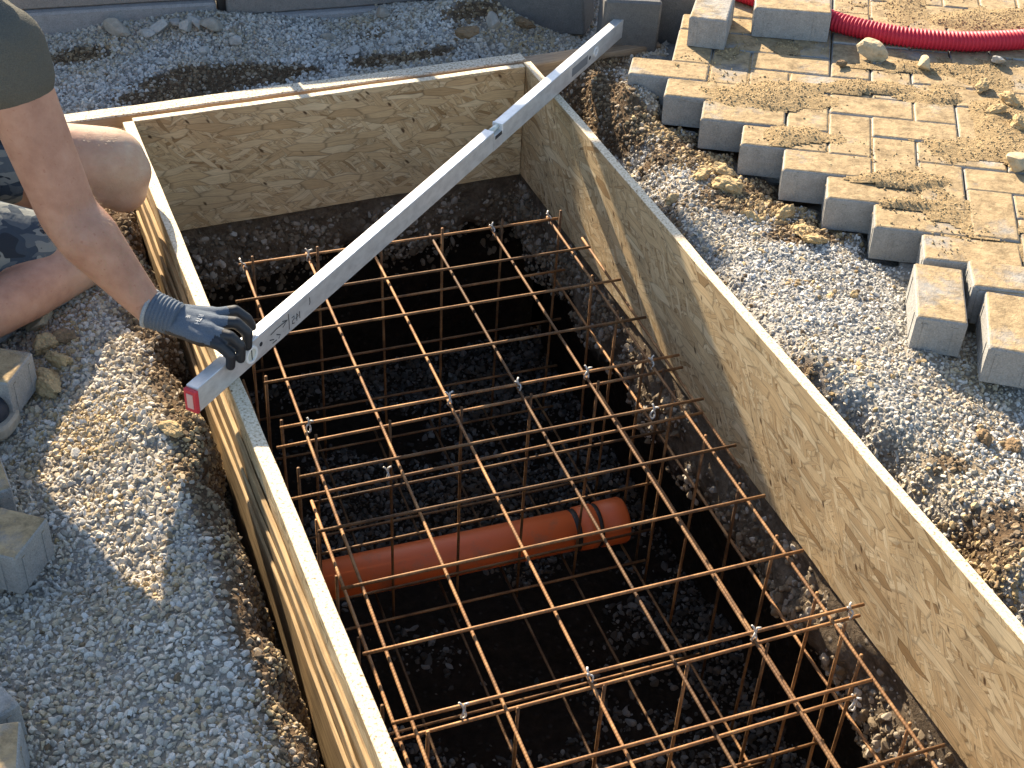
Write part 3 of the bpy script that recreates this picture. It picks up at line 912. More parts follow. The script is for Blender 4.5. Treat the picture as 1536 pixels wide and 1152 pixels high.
# bottom mat
ZBM = -0.56
for j in range(0, 13, 2): bar(mg(-0.2, j + 0.3, ZBM), mg(5.2, j + 0.3, ZBM))
for i in range(6): bar(mg(i, -0.1, ZBM - 0.008), mg(i, 14, ZBM - 0.008))
# upright mats across the pit
for jj, top in [(0.12, 0.03), (4.16, -0.006), (9.14, -0.008)]:
    for i in range(6):
        bar(mg(i + 0.13, jj, top), mg(i + 0.13 + random.uniform(-0.06, 0.06), jj + random.uniform(-0.08, 0.08), ZBM - 0.05))
    for k in (1, 2, 3):
        bar(mg(0.0, jj + 0.05, top - 0.02 - 0.15 * k), mg(5.3, jj + 0.05, top - 0.02 - 0.15 * k))
# upright mats along both sides
for i0, zt_ in [(-0.20, -0.030), (5.12, -0.02)]:
    for j in range(1, 13):
        jj = j + 0.55
        bar(mg(i0, jj, zt_), mg(i0 + random.uniform(-0.05, 0.05), jj + random.uniform(-0.05, 0.05), ZBM - 0.05))
    for k in ((1,) if i0 > 0 else (2,)):
        bar(mg(i0 + 0.05, -0.1, zt_ - 0.01 - 0.15 * k), mg(i0 + 0.05, 14, zt_ - 0.01 - 0.15 * k))
# pale tie wires
def tie(i, j, z=0.0, rot=0.0, sc=1.0):
    pts = []
    for k in range(11):
        a_ = 2 * math.pi * k / 10
        pts.append((0.008 * math.cos(a_) * sc, 0.003 * math.sin(2 * a_) * sc, (0.017 * math.sin(a_) - 0.008) * sc))
    bm = bmesh.new()
    me1 = tube_mesh(pts, 0.0019, 6)
    me2 = tube_mesh([(0.004 * sc, 0, 0.008 * sc), (0.010 * sc, 0.002, 0.020 * sc), (0.017 * sc, -0.003, 0.024 * sc)], 0.0021, 6)
    me3 = tube_mesh([(0.002 * sc, 0.001, 0.009 * sc), (0.004 * sc, 0.006, 0.019 * sc), (0.000 * sc, 0.010, 0.026 * sc)], 0.0019, 6)
    for mm in (me1, me2, me3):
        bm.from_mesh(mm)
    me = bm_mesh(bm, 'tie_wire', True)
    me.materials.append(m_tie)
    o = link('tie_wire', me)
    o.parent = cage; o.matrix_parent_inverse = cage.matrix_world.inverted()
    o.matrix_world = Matrix.Translation(V(mg(i, j, z))) @ Matrix.Rotation(rot, 4, 'Z')
for (i, j, z, r_) in [(0.06, 4.03, 0.002, 0.3), (2, 4.03, 0.004, 1.2), (3, 4.03, 0.004, 2.1), (4, 4.03, 0.004, 0.6), (5.0, 4.05, 0.0, 1.7), (4.55, 5.05, 0.0, 0.2), (0.55, 9.05, 0.0, 1.0),
                      (2, 9.04, 0.004, 2.5), (4, 9.04, 0.004, 0.7), (5.25, 9.05, 0.0, 1.9), (0.0, 0.02, 0.0, 2.8), (1.0, 0.03, 0.0, 0.9), (4.0, 0.08, 0.0, 2.0), (5.0, -0.02, 0.0, 2.3), (4.7, 10.1, -0.03, 0.4), (1.0, 4.5, -0.10, 1.2)]:
    tie(i, j, z, r_, 0.60)

# ------------------------------------------------------------------ drain pipe
pz = -0.50
pL, pR = P(510, 868, pz), P(934, 779, pz)
pd = (pR - pL); plen = float(np.linalg.norm(pd)); pd /= plen
pL2 = pL - pd * 0.30
pipe = empty('drain_pipe', V(pL2))
tag(pipe, 'orange plastic drain pipe crossing the pit beneath the steel bars', 'pipe')
bpy.context.view_layer.update()
ptot = plen + 0.30
def lathe_x(prof, seg, name):
    vs, fs_ = [], []
    for (x, r) in prof:
        for k in range(seg):
            a_ = 2 * math.pi * k / seg
            vs.append((x, r * math.cos(a_), r * math.sin(a_)))
    for i in range(len(prof) - 1):
        for k in range(seg):
            k2 = (k + 1) % seg
            fs_.append((i * seg + k, i * seg + k2, (i + 1) * seg + k2, (i + 1) * seg + k))
    return mesh_from(vs, fs_, name, True)
RP = 0.0485
def pipe_part(name, prof, mat):
    o = link(name, lathe_x(prof, 36, name), None, mat)
    o.parent = pipe; o.matrix_parent_inverse = pipe.matrix_world.inverted()
    o.matrix_world = Matrix.Translation(V(pL2)) @ (V(pd)).to_track_quat('X', 'Z').to_matrix().to_4x4()
    return o
sx0 = ptot - 0.13
pipe_part('tube', [(0, RP - 0.004), (0, RP), (sx0 - 0.004, RP), (sx0, RP - 0.003)], m_pipe)
pipe_part('dark_band', [(sx0 - 0.002, RP - 0.001), (sx0 + 0.002, RP + 0.001), (sx0 + 0.010, RP + 0.001), (sx0 + 0.012, RP - 0.001)], m_pipe_band)
pipe_part('sleeve', [(sx0 + 0.010, RP - 0.001), (sx0 + 0.012, RP + 0.004), (sx0 + 0.052, RP + 0.005), (sx0 + 0.055, RP + 0.002)], m_pipe)
pipe_part('dark_band', [(sx0 + 0.054, RP), (sx0 + 0.055, RP + 0.003), (sx0 + 0.064, RP + 0.003), (sx0 + 0.065, RP)], m_pipe_band)
pipe_part('socket', [(sx0 + 0.064, RP), (sx0 + 0.066, RP + 0.006), (sx0 + 0.124, RP + 0.007), (sx0 + 0.130, RP + 0.004), (sx0 + 0.130, RP - 0.002), (sx0 + 0.09, RP - 0.003), (sx0 + 0.088, 0.001)], m_pipe)

# ------------------------------------------------------------------ pavers
def paver_mesh(name, L=0.197, Wd=0.097, H=0.08, ch=0.005):
    """concrete block: chamfered top edge and slim spacer ridges on its sides; local origin at the top centre"""
    bm = bmesh.new()
    def ring(x, y, z, c):
        return [bm.verts.new((sx * (x - (c if k else 0)), sy * (y - (0 if k else c)), z))
                for (sx, sy, k) in [(1, 1, 0), (1, 1, 1), (-1, 1, 1), (-1, 1, 0), (-1, -1, 0), (-1, -1, 1), (1, -1, 1), (1, -1, 0)]]
    x, y = L / 2, Wd / 2
    rings = [ring(x, y, -H, 0.002), ring(x, y, -ch, 0.002), ring(x - ch * 0.45, y - ch * 0.45, -ch * 0.3, 0.0025), ring(x - ch, y - ch, 0, 0.003)]
    for a_, b_ in zip(rings[:-1], rings[1:]):
        for k in range(8):
            k2 = (k + 1) % 8
            bm.faces.new((a_[k], a_[k2], b_[k2], b_[k]))
    bm.faces.new(rings[-1]); bm.faces.new(rings[0][::-1])
    for sx in (-1, 1):
        for yy in (-0.30, 0.30):
            xa, xb = sorted((sx * (x - 0.002), sx * (x + 0.0014)))
            add_box(bm, xa, xb, yy * Wd - 0.004, yy * Wd + 0.004, -H + 0.002, -0.014)
    for sy in (-1, 1):
        for xx in (-0.34, 0.30):
            ya, yb = sorted((sy * (y - 0.002), sy * (y + 0.0014)))
            add_box(bm, xx * L - 0.004, xx * L + 0.004, ya, yb, -H + 0.002, -0.014)
    return bm_mesh(bm, name)
me_paver = paver_mesh('paver'); me_paver.materials.append(m_paver)
me_loose = paver_mesh('loose_paver'); me_loose.materials.append(m_paver_loose)

bedv, bedf = [], []
for (i0, i1, j0, j1) in [(-3.6, 12, -14, -2.2), (-1.4, 12, -2.2, 0.8), (1.7, 12, 0.8, 4.6)]:
    s_ = len(bedv)
    for (i, j) in ((i0, j0), (i1, j0), (i1, j1), (i0, j1)):
        bedv.append(pav(i, j, -0.084)); 
    for (i, j) in ((i0, j0), (i1, j0), (i1, j1), (i0, j1)):
        bedv.append(pav(i, j, -0.105))
    bedf += [(s_, s_ + 3, s_ + 2, s_ + 1), (s_ + 4, s_ + 5, s_ + 6, s_ + 7)] + [(s_ + k, s_ + (k + 1) % 4, s_ + 4 + (k + 1) % 4, s_ + 4 + k) for k in range(4)]
pavement = link('pavement', mesh_from(bedv, bedf, 'pavement'), None, m_ground)
tag(pavement, kind='structure')
PR = Matrix(((PA[0], -PB[0], PN[0]), (PA[1], -PB[1], PN[1]), (PA[2], -PB[2], PN[2]))).to_4x4()
def put_paver(ci, cj, vert, me, parent, dh=0.0, name='paver', jit=0.0012):
    o = link(name, me, parent)
    c = pav(ci, cj, dh + random.uniform(-0.002, 0.002))
    R = PR @ Matrix.Rotation((math.pi / 2 if vert else 0) + (math.pi if random.random() < 0.5 else 0) + random.uniform(-0.008, 0.008), 4, 'Z') @ Matrix.Rotation(random.uniform(-0.008, 0.008), 4, 'X')
    o.matrix_world = Matrix.Translation(V(c) + Vector((random.uniform(-jit, jit), random.uniform(-jit, jit), 0))) @ R
    return o
for k in range(-16, 9):
    for mm in range(0, 5):
        hi, hj = k + 4 * mm, k + 2
        ok = hi <= 10 and -13 <= hj <= 6
        if ok and not (mm == 0 and k <= -6) and hi >= -4.01 - (1 if mm == 0 else 0) and not (mm == 0 and k >= 4):
            put_paver(hi + 1, hj + 0.5, False, me_paver, pavement)
        vi, vj = k + 2 + 4 * mm, k + 1
        ok = vi <= 11 and -13 <= vj <= 5
        if ok and vi >= -4.01 and not (mm == 0 and k <= -7) and not (mm == 0 and k >= 3):
            put_paver(vi + 0.5, vj + 1, True, me_paver, pavement)

def loose(name, corner_px, ztop, ang_px, label, group=None, size=(0.197, 0.097, 0.08), me=None, tilt=(0, 0), mat=None):
    """a paver lying free: corner_px is its top centre in the photograph, ang_px a second pixel along its long side"""
    c = P(*corner_px, ztop); d = P(*ang_px, ztop) - c
    o = link(name, me or me_loose)
    o.matrix_world = Matrix.Translation(V(c)) @ Matrix.Rotation(math.atan2(d[1], d[0]), 4, 'Z') @ Matrix.Rotation(tilt[0], 4, 'X') @ Matrix.Rotation(tilt[1], 4, 'Y')
    tag(o, label, 'paver', group)
    return o
GL = 'loose concrete pavers waiting beside the paved area'
loose('loose_paver', (1411, 438), 0.255, (1414, 476), 'single loose paver standing left of the bigger loose pair on pale gravel', GL)
loose('loose_paver', (1520, 483), 0.262, (1524, 526), 'loose paver nearest the viewer at the right frame edge, shadow on gravel', GL)
loose('loose_paver', (1532, 417), 0.268, (1574, 422), 'loose paver wedged between the laid edge and the nearest loose block', GL)
c1 = pav_hit(1069, 10, 0.083)
def loose_on(c, i_vec, label, vert=False, rz=0.0):
    o = link('loose_paver', me_loose)
    o.matrix_world = Matrix.Translation(V(c)) @ PR @ Matrix.Rotation((math.pi / 2 if vert else 0) + rz, 4, 'Z')
    tag(o, label, 'paver', GL)
    return o
loose_on(pav_hit(1070, 5, 0.081), None, 'loose paver on top of the paving, short end to the viewer, left of two', True, -0.05)
loose_on(pav_hit(1190, 4, 0.081), None, 'loose paver lying broadside on the paving in front of the red hose', False, 0.03)
GL2 = 'loose concrete pavers along the left edge of the gravel'
def loose_w(x, y, ztop, deg, label, tilt=(0, 0)):
    o = link('loose_paver', me_loose)
    o.matrix_world = Matrix.Translation((x, y, ztop)) @ Matrix.Rotation(math.radians(deg), 4, 'Z') @ Matrix.Rotation(tilt[0], 4, 'X') @ Matrix.Rotation(tilt[1], 4, 'Y')
    return tag(o, label, 'paver', GL2)
loose_w(-0.9875, 1.975, 0.200, 172, 'sunlit loose paver on the left gravel beside the dark boot toe')
q0 = P(12, 500, 0.20)
loose_w(q0[0] - 0.095, q0[1] + 0.115, 0.190, 74, 'half hidden paver standing behind the sunlit one at the left edge')
loose_w(-0.834, 1.558, 0.200, 166.7, 'shaded loose paver with one sunlit end face on the left gravel')
q0 = P(22, 742, 0.185)
loose_w(q0[0] - 0.100, q0[1] + 0.075, 0.187, 120, 'paver corner between the two bigger loose ones at left')
q0 = P(27, 1035, 0.19)
loose_w(q0[0] - 0.098, q0[1] + 0.005, 0.190, 140, 'small visible paver corner in shade near the lower left')
q0 = P(56, 1101, 0.20)
loose_w(q0[0] - 0.052, q0[1] - 0.085, 0.200, 105, 'lowest loose paver in the bottom left corner, in shade')

# sand and dirt lying on the paving
ni, nj = 200, 200
iv, jv = np.meshgrid(np.linspace(-5, 9, ni), np.linspace(-11, 6, nj), indexing='ij')
sandh = pav(0, 0) + PA * (0.1 * iv)[..., None] + PB * (0.1 * jv)[..., None]
sn = fbm(sandh[..., 0] * 7, sandh[..., 1] * 7, 101, 4)
dirt = np.zeros_like(sn)
for (u, v, rx, ry, k) in [(1180, 150, 0.20, 0.10, 0.9), (1270, 130, 0.22, 0.06, 1.0), (1420, 200, 0.25, 0.14, 0.5), (1520, 190, 0.12, 0.25, 1.2), (1320, 100, 0.3, 0.05, 0.8), (1330, 270, 0.22, 0.04, 0.8),
                          (990, 98, 0.06, 0.03, 0.8), (1500, 30, 0.25, 0.12, 0.9), (1340, 305, 0.14, 0.03, 0.7), (1190, 200, 0.15, 0.07, 0.7), (1060, 155, 0.05, 0.02, 0.5), (1400, 150, 0.2, 0.07, 0.7)]:
    c = pav_hit(u, v)
    dx, dy = sandh[..., 0] - c[0], sandh[..., 1] - c[1]
    dirt = np.maximum(dirt, k * np.exp(-((dx / rx) ** 2 + (dy / ry) ** 2)))
stp = np.floor(jv + 1e-6)
onp = (iv > np.maximum(stp - 2, -4) + 0.06) & (jv < 4.9)
dirt = np.maximum(dirt, 0.42 * sstep(0.40, 0.62, fbm(sandh[..., 0] * 3, sandh[..., 1] * 3, 109)))
mask = sstep(0.34, 0.88, dirt + (sn - 0.5) * 1.2) * onp
bump_h = -0.0006 + 0.011 * np.clip(mask - 0.18, 0, 1) ** 1.3 * (0.35 + 1.1 * fbm(sandh[..., 0] * 30, sandh[..., 1] * 30, 103)) + 0.0022 * np.clip(mask, 0, 1)
sp_ = sandh + PN * bump_h[..., None]
ii = np.arange(ni * nj).reshape(ni, nj)
keep = (mask[:-1, :-1] > 0.12) & (mask[1:, 1:] > 0.12) & (mask[1:, :-1] > 0.12) & (mask[:-1, 1:] > 0.12)
qs = np.stack([ii[:-1, :-1], ii[1:, :-1], ii[1:, 1:], ii[:-1, 1:]], -1)[keep]
def mat_sand():
    M = N('damp_sand')
    p = M.pos()
    n_ = M.noise(p, 90, 6, 0.72)
    c = M.ramp(n_, [(0.28, (0.19, 0.132, 0.070)), (0.5, (0.32, 0.232, 0.125)), (0.75, (0.42, 0.315, 0.18))])
    return M.set(c, 0.95, spec=0.1, normal=M.bump(n_, 0.9, 0.012))
m_sand = mat_sand()
jk = (iv > np.maximum(stp - 2, -4) + 0.35) & (jv < 4.7) & (jv > -10.5)
jv_ = sandh - PN * (0.0035 + 0.011 * sstep(0.35, 0.62, fbm(sandh[..., 0] * 4, sandh[..., 1] * 4, 107)))[..., None]
jq = np.stack([ii[:-1, :-1], ii[1:, :-1], ii[1:, 1:], ii[:-1, 1:]], -1)[jk[:-1, :-1] & jk[1:, 1:] & jk[1:, :-1] & jk[:-1, 1:]]
js_o = link('joint_sand', mesh_from(jv_.reshape(-1, 3), jq, 'joint_sand', True), None, m_sand)
if js_o.data.polygons[0].normal.z < 0: js_o.data.flip_normals()
tag(js_o, 'sand swept into the joints between the laid pavers', 'sand', kind='stuff')
sd_o = link('sand', mesh_from(sp_.reshape(-1, 3), qs, 'sand', True), None, m_sand)
if sd_o.data.polygons[0].normal.z < 0: sd_o.data.flip_normals()
tag(sd_o, 'tan sand and dirt spread thinly over the laid pavers', 'sand', kind='stuff')
sc_me = mesh_from(sp_.reshape(-1, 3), np.stack([ii[:-1, :-1], ii[1:, :-1], ii[1:, 1:], ii[:-1, 1:]], -1)[onp[:-1, :-1] & onp[1:, 1:]], 'sand_crumbs', True)
if sc_me.polygons[0].normal.z < 0: sc_me.flip_normals()
at = sc_me.attributes.new('dens', 'FLOAT', 'POINT')
at.data.foreach_set('value', (26000.0 * np.clip(mask * 0.9 + 0.20 * sstep(0.40, 0.6, sn), 0, 1) * onp).ravel().astype(np.float32))
sc_o = link('sand_crumbs', sc_me, None, m_sand)
tag(sc_o, 'small sandy crumbs strewn over the pavers', 'sand', kind='stuff')
scatter(sc_o, c_sand, 0.0012, 0.0068, 53)

# ------------------------------------------------------------------ corrugated hose
hp = [pav_hit(u, v, 0.027) for (u, v) in [(1060, -30), (1110, -12), (1160, 4), (1215, 18), (1255, 33), (1310, 47), (1370, 57), (1440, 62), (1500, 61), (1545, 58), (1600, 52), (1680, 42)]]
def catmull(pts, n):
    out = []
    pts = [pts[0] * 2 - pts[1]] + list(pts) + [pts[-1] * 2 - pts[-2]]
    for k in range(1, len(pts) - 2):
        for s_ in range(n):
            t = s_ / n
            a_, b_, c_, d_ = pts[k - 1], pts[k], pts[k + 1], pts[k + 2]
            out.append(0.5 * ((2 * b_) + (c_ - a_) * t + (2 * a_ - 5 * b_ + 4 * c_ - d_) * t * t + (3 * b_ - a_ - 3 * c_ + d_) * t ** 3))
    out.append(pts[-2])
    return out
hpath = catmull(hp, 40)
hd = np.concatenate([[0], np.cumsum([np.linalg.norm(hpath[k + 1] - hpath[k]) for k in range(len(hpath) - 1)])])
NR = int(hd[-1] / 0.0016)
hs = np.linspace(0, hd[-1], NR)
hx = np.stack([np.interp(hs, hd, [p_[c_] for p_ in hpath]) for c_ in range(3)], -1)
hr = 0.0245 + 0.0019 * np.clip(np.sin(hs / 0.0098 * 2 * math.pi) * 1.6, -1, 1)
hose = link('corrugated_hose', tube_mesh(hx, hr, 20, 'corrugated_hose'), None, m_hose)
tag(hose, 'red corrugated plastic hose lying across the paving', 'hose')

# ------------------------------------------------------------------ kerb blocks behind the gravel
def kerb(p0, p1, h, label, z0=0.0, depth=0.12, foot=True, name='kerb_block'):
    L = float(np.linalg.norm((p1 - p0)[:2]))
    r = empty(name, V(p0))
    bpy.context.view_layer.update()
    o = link('wall_face', ds_box(0, L, 0.0, depth, z0 + (0.07 if foot else -0.1), z0 + h, 'wall_face', n=12, seed=int(L * 100), bev=0.004), None, m_kerbtop if foot else m_kerb)
    place_along(o, p0 * np.array([1, 1, 0]), p1 * np.array([1, 1, 0]), r)
    if foot:
        o = link('footing', ds_box(0, L, -0.022, depth, z0 - 0.12, z0 + 0.068, 'footing', n=12, seed=int(L * 90), bev=0.006), None, m_kerb)
        place_along(o, p0 * np.array([1, 1, 0]), p1 * np.array([1, 1, 0]), r)
    tag(r, label, 'kerb')
    return r
k0, k1 = P(-60, 58, 0.10), P(326, 34, 0.10)
kerb(k0, k1, 0.44, 'brownish kerb wall at top left with a pale footing strip', 0.10, 0.14)
k2, k3 = P(343, 40, 0.10), P(768, 6, 0.10)
kerb(k2, k3, 0.46, 'bluish concrete kerb wall behind the middle of the gravel', 0.06, 0.14)
rod = link('steel_post', box_mesh(-0.012, 0.012, -0.012, 0.012, 0.0, 0.55, 0.002), None, simple('mud_stained_steel', (0.06, 0.05, 0.042), 0.6, 0.4, nscale=60, amt=0.6))
rod.location = V(P(335, 32, 0.10)); rod.rotation_euler = (0.02, -0.03, 0.4)
tag(rod, 'dark muddy steel stake in the joint between two kerb walls', 'stake')
# angular blocks to the right of the kerb
m_darkblock = mat_paver('dark_concrete', 0.0, (0.155, 0.15, 0.142))
def block(name, px, z, dims, rz, label, tilt=(0, 0), mat=m_darkblock):
    o = link(name, ds_box(-dims[0] / 2, dims[0] / 2, -dims[1] / 2, dims[1] / 2, 0, dims[2], name, n=4, seed=int(px[0]), bev=0.006), None, mat)
    o.location = V(P(px[0], px[1], z)); o.rotation_euler = (tilt[0], tilt[1], rz)
    tag(o, label, 'concrete block', 'dark concrete blocks stacked at the top of the scene')
    return o
block('concrete_block', (822, 38, ), 0.11, (0.25, 0.12, 0.24), math.radians(-14), 'dark tilted concrete block right of the kerb wall', (0.05, -0.12))
block('concrete_block', (935, 92), 0.10, (0.155, 0.12, 0.20), math.radians(4), 'grey block standing behind the far tip of the level', (0.0, 0.02))
block('concrete_block', (1004, 64), 0.12, (0.15, 0.12, 0.17), math.radians(-2), 'dark block between the level tip and the paving', (0.0, 0.0))
block('concrete_block', (850, -12), 0.13, (0.26, 0.10, 0.22), math.radians(30), 'ribbed block lying above the tilted one at the top edge', (0.1, 0.0))

# unseen plank on trestle legs, added to cast the right board's shadow band
if True:
    tr = empty('shade_trestle', V(lt(0.55, -1.30, 0.1)))
    tag(tr, 'timber trestle carrying a wide plank behind the kerb', 'trestle')
    bpy.context.view_layer.update()
    def tpart(name, p0, p1, me):
        o = link(name, me, None, m_timber); place_along(o, p0, p1, tr)
    rz0, rz1 = 1.12, 1.36
    TR0, TR1 = 0.56, 0.88
    tpart('plank', lt(TR0, -1.30, rz0), lt(TR1, -1.30, rz0 + 0.05), box_mesh(0, 0.34, -0.02, 0.02, 0, rz1 - rz0, 0.002))
    for pp in (0.60, 0.84):
        for dy in (-0.2, 0.2):
            a_, b_ = lt(pp, -1.30, rz0), lt(pp, -1.30 + dy, 0.06)
            me = tube_mesh([(0, 0, 0), tuple(b_ - a_)], 0.022, 6, 'leg', False)
            o = link('leg', me, None, m_timber); o.parent = tr; o.matrix_parent_inverse = tr.matrix_world.inverted(); o.matrix_world = Matrix.Translation(V(a_))

# ------------------------------------------------------------------ stones and clods
def stone(px, z, size, mat, label, seed, on=None, cat='stone', name='stone', flat=0.8):
    cl = mat in (m_clod, m_brownclod)
    me = rock_mesh(name, seed, mat, 4 if cl else 3, flat, 0.25, 1.0 if cl else 0.25)
    o = link(name, me)
    c = P(px[0], px[1], z) if on is None else pav_hit(px[0], px[1], on)
    if on is None:
        gz = float(ground_h(np.array([c[0]]), np.array([c[1]]))[0])
        c = P(px[0], px[1], gz + size * 0.18)
    o.location = V(c)
    o.rotation_euler = (random.uniform(-0.4, 0.4), random.uniform(-0.4, 0.4), random.uniform(0, 6.28))
    o.scale = (size, size, size)
    return tag(o, label, cat)
stone((1307, 74), 0, 0.056, m_stone, 'fist sized tan stone on the paving below the hose', 1, on=0.022)
stone((1388, 97), 0, 0.038, m_stone, 'tan clod on the paving right of the fist sized stone', 2, on=0.014, name='soil_clod')
stone((1263, 95), 0, 0.022, m_brownclod, 'small brown clod on shaded paving left of the tan stone', 3, on=0.007, name='soil_clod')
stone((1498, 90), 0, 0.036, m_graystone, 'pale pointed stone on the paving near the right frame edge', 4, on=0.012)
stone((1524, 240), 0, 0.060, m_stone, 'tan clod sitting on the paving at the right frame edge', 5, on=0.018, name='soil_clod')
stone((1475, 128), 0, 0.040, m_clod, 'sandy clod in the dirt strip right of the paving joints', 6, on=0.015, name='soil_clod')
stone((1515, 150), 0, 0.045, m_clod, 'sandy clod at the upper right frame edge in dirt', 7, on=0.015, name='soil_clod')
stone((1495, 165), 0, 0.038, m_clod, 'small sandy clod below its neighbour in the right dirt strip', 8, on=0.014, name='soil_clod')
stone((1530, 185), 0, 0.050, m_clod, 'sandy clod touching the right edge under the dirt heap', 9, on=0.015, name='soil_clod')
for k, (u, v, s_, lab) in enumerate([
        (1092, 276, 0.052, 'large tan clod under the fourth paver of the stepped edge'),
        (1086, 256, 0.040, 'tan clod just behind the large one by the stepped edge'),
        (1052, 262, 0.040, 'pale clod left of the large tan clod on gravel'),
        (1178, 318, 0.042, 'tan clod leaning below the sixth paver of the stepped edge'),
        (1243, 345, 0.040, 'upright tan clod against the seventh stepped paver'),
        (1205, 345, 0.045, 'flat tan clod in front of the stepped pavers'),
        (1220, 358, 0.045, 'lowest flat tan clod of the row before the stepped pavers'),
        (1130, 325, 0.030, 'small tan clod at the border of gravel and crumbs'),
        (1476, 657, 0.034, 'brown clod alone on the pale gravel, left of two'),
        (1522, 669, 0.026, 'brown clod alone on the pale gravel, right of two'),
        (1282, 442, 0.018, 'tiny tan stone on pale gravel near the single loose paver'),
        (1245, 445, 0.016, 'tiny pale stone left of the tiny tan one on gravel'),
        (1385, 745, 0.060, 'brown clod on the bank beside the right board'),
        (1010, 300, 0.040, 'clod at the dark slope beside the right board')]):
    stone((u, v), 0.16, s_, m_clod if k not in (8, 9, 12) else m_brownclod, lab, 20 + k, cat='clod', name='soil_clod')
for k, (u, v, s_, mt, lab) in enumerate([
        (62, 478, 0.048, m_stone, 'squarish pale yellow stone on the left gravel'),
        (73, 432, 0.052, m_clod, 'yellow clod touching the shin on the left gravel'),
        (88, 443, 0.050, m_graystone, 'flat pale stone right of the yellow clod by the shin'),
        (98, 415, 0.050, m_clod, 'sandy clod between shin and forearm'),
        (84, 420, 0.040, m_clod, 'second sandy clod below the knee on gravel'),
        (68, 516, 0.046, m_clod, 'yellow clod above the sunlit loose paver corner'),
        (88, 540, 0.040, m_clod, 'small yellow clod right of the sunlit loose paver'),
        (72, 575, 0.055, m_clod, 'yellow sand lump at the foot of the sunlit loose paver'),
        (95, 505, 0.032, m_brownclod, 'brownish clod among the yellow clods at left'),
        (255, 641, 0.036, m_clod, 'rounded tan clod on the gravel below the red level end'),
        (113, 680, 0.026, m_graystone, 'flat grey stone in the left gravel'),
        (410, 855, 0.055, m_graystone, 'grey stone jutting from the crumbled bank edge'),
        (425, 880, 0.060, m_stone, 'tan stone at the crumbled edge beside the left board'),
        (178, 42, 0.058, m_dullstone, 'dull brown stone against the kerb wall at top left'),
        (222, 48, 0.045, m_graystone, 'grey stone lying by the kerb footing'),
        (240, 40, 0.050, m_graystone, 'grey stone heap member beside the kerb footing'),
        (262, 32, 0.032, m_graystone, 'rounded grey stone near the kerb joint'),
        (280, 38, 0.040, m_graystone, 'bluish stone second from the kerb joint'),
        (295, 34, 0.045, m_graystone, 'bluish stone nearest but one to the steel stake'),
        (319, 35, 0.048, m_dullstone, 'dull tan stone directly left of the steel stake'),
        (355, 60, 0.036, m_graystone, 'flat pale stone in the shaded gravel below the stake'),
        (305, 77, 0.032, m_graystone, 'pale stone in the middle of the shaded gravel'),
        (575, 20, 0.045, m_dullstone, 'dark tan stone against the middle kerb wall'),
        (590, 62, 0.038, m_graystone, 'pale stone on the shaded gravel behind the back board'),
        (492, 55, 0.036, m_dullstone, 'flat tan stone on the shaded gravel'),
        (530, 75, 0.045, m_graystone, 'long pale dusty slab in the shaded gravel'),
        (755, 15, 0.048, m_brownclod, 'brown clod on top of the rubble heap'),
        (785, 33, 0.042, m_brownclod, 'brown clod on the right flank of the rubble heap'),
        (700, 48, 0.045, m_brownclod, 'brown clod at the foot of the rubble heap'),
        (740, 30, 0.045, m_dullstone, 'tan stone in the middle of the rubble heap'),
        (735, 10, 0.035, m_brownclod, 'small dark clod at the top edge of the rubble heap')]):
    stone((u, v), 0.12, s_, mt, lab, 60 + k, name='stone' if mt in (m_stone, m_graystone, m_dullstone) else 'soil_clod', cat='stone' if mt in (m_stone, m_graystone, m_dullstone) else 'clod')

# ------------------------------------------------------------------ spirit level
LH, LW = 0.052, 0.025
zl = ZT + LH + 0.0015
l0, l1 = P(293, 586, zl), P(938, 27, zl)
lax = (l1 - l0); llen = float(np.linalg.norm(lax)); lax /= llen
lroot = empty('spirit_level', V(l0 - np.array([0, 0, LH])))
tag(lroot, 'long silver spirit level laid diagonally across the formwork', 'spirit level')
bpy.context.view_layer.update()
LM = Matrix.Translation(V(l0)) @ Matrix.Rotation(math.atan2(lax[1], lax[0]), 4, 'Z')
def lpart(name, me, mat):
    o = link(name, me, None, mat); o.parent = lroot; o.matrix_parent_inverse = lroot.matrix_world.inverted(); o.matrix_world = LM; return o
# local: x along, y away from viewer (0..LW), z from -LH to 0
def level_body():
    bm = bmesh.new()
    nx0, nx1 = llen * 0.595, llen * 0.618       # notch for the top vial
    prof = [(0, 0), (0, -LH), (LW, -LH), (LW, 0)]
    for (x0, x1, top) in [(0.006, nx0, 0.0), (nx0, nx1, -0.014), (nx1, llen - 0.004, 0.0)]:
        add_box(bm, x0, x1, 0, LW, -LH, top, 0.0012 if top == 0 else 0.0)
    return bm_mesh(bm, 'body')
lpart('body', level_body(), m_alu)
lpart('end_cap', box_mesh(-0.002, 0.0065, -0.0012, LW + 0.0012, -LH - 0.0005, -0.004, 0.0015), m_cap)
lpart('cap_print', box_mesh(-0.0032, -0.0018, 0.006, 0.019, -0.043, -0.012), m_capmark)
lpart('end_cap', box_mesh(llen - 0.0045, llen + 0.001, -0.001, LW + 0.001, -LH - 0.0005, 0.001, 0.0015), m_alu)
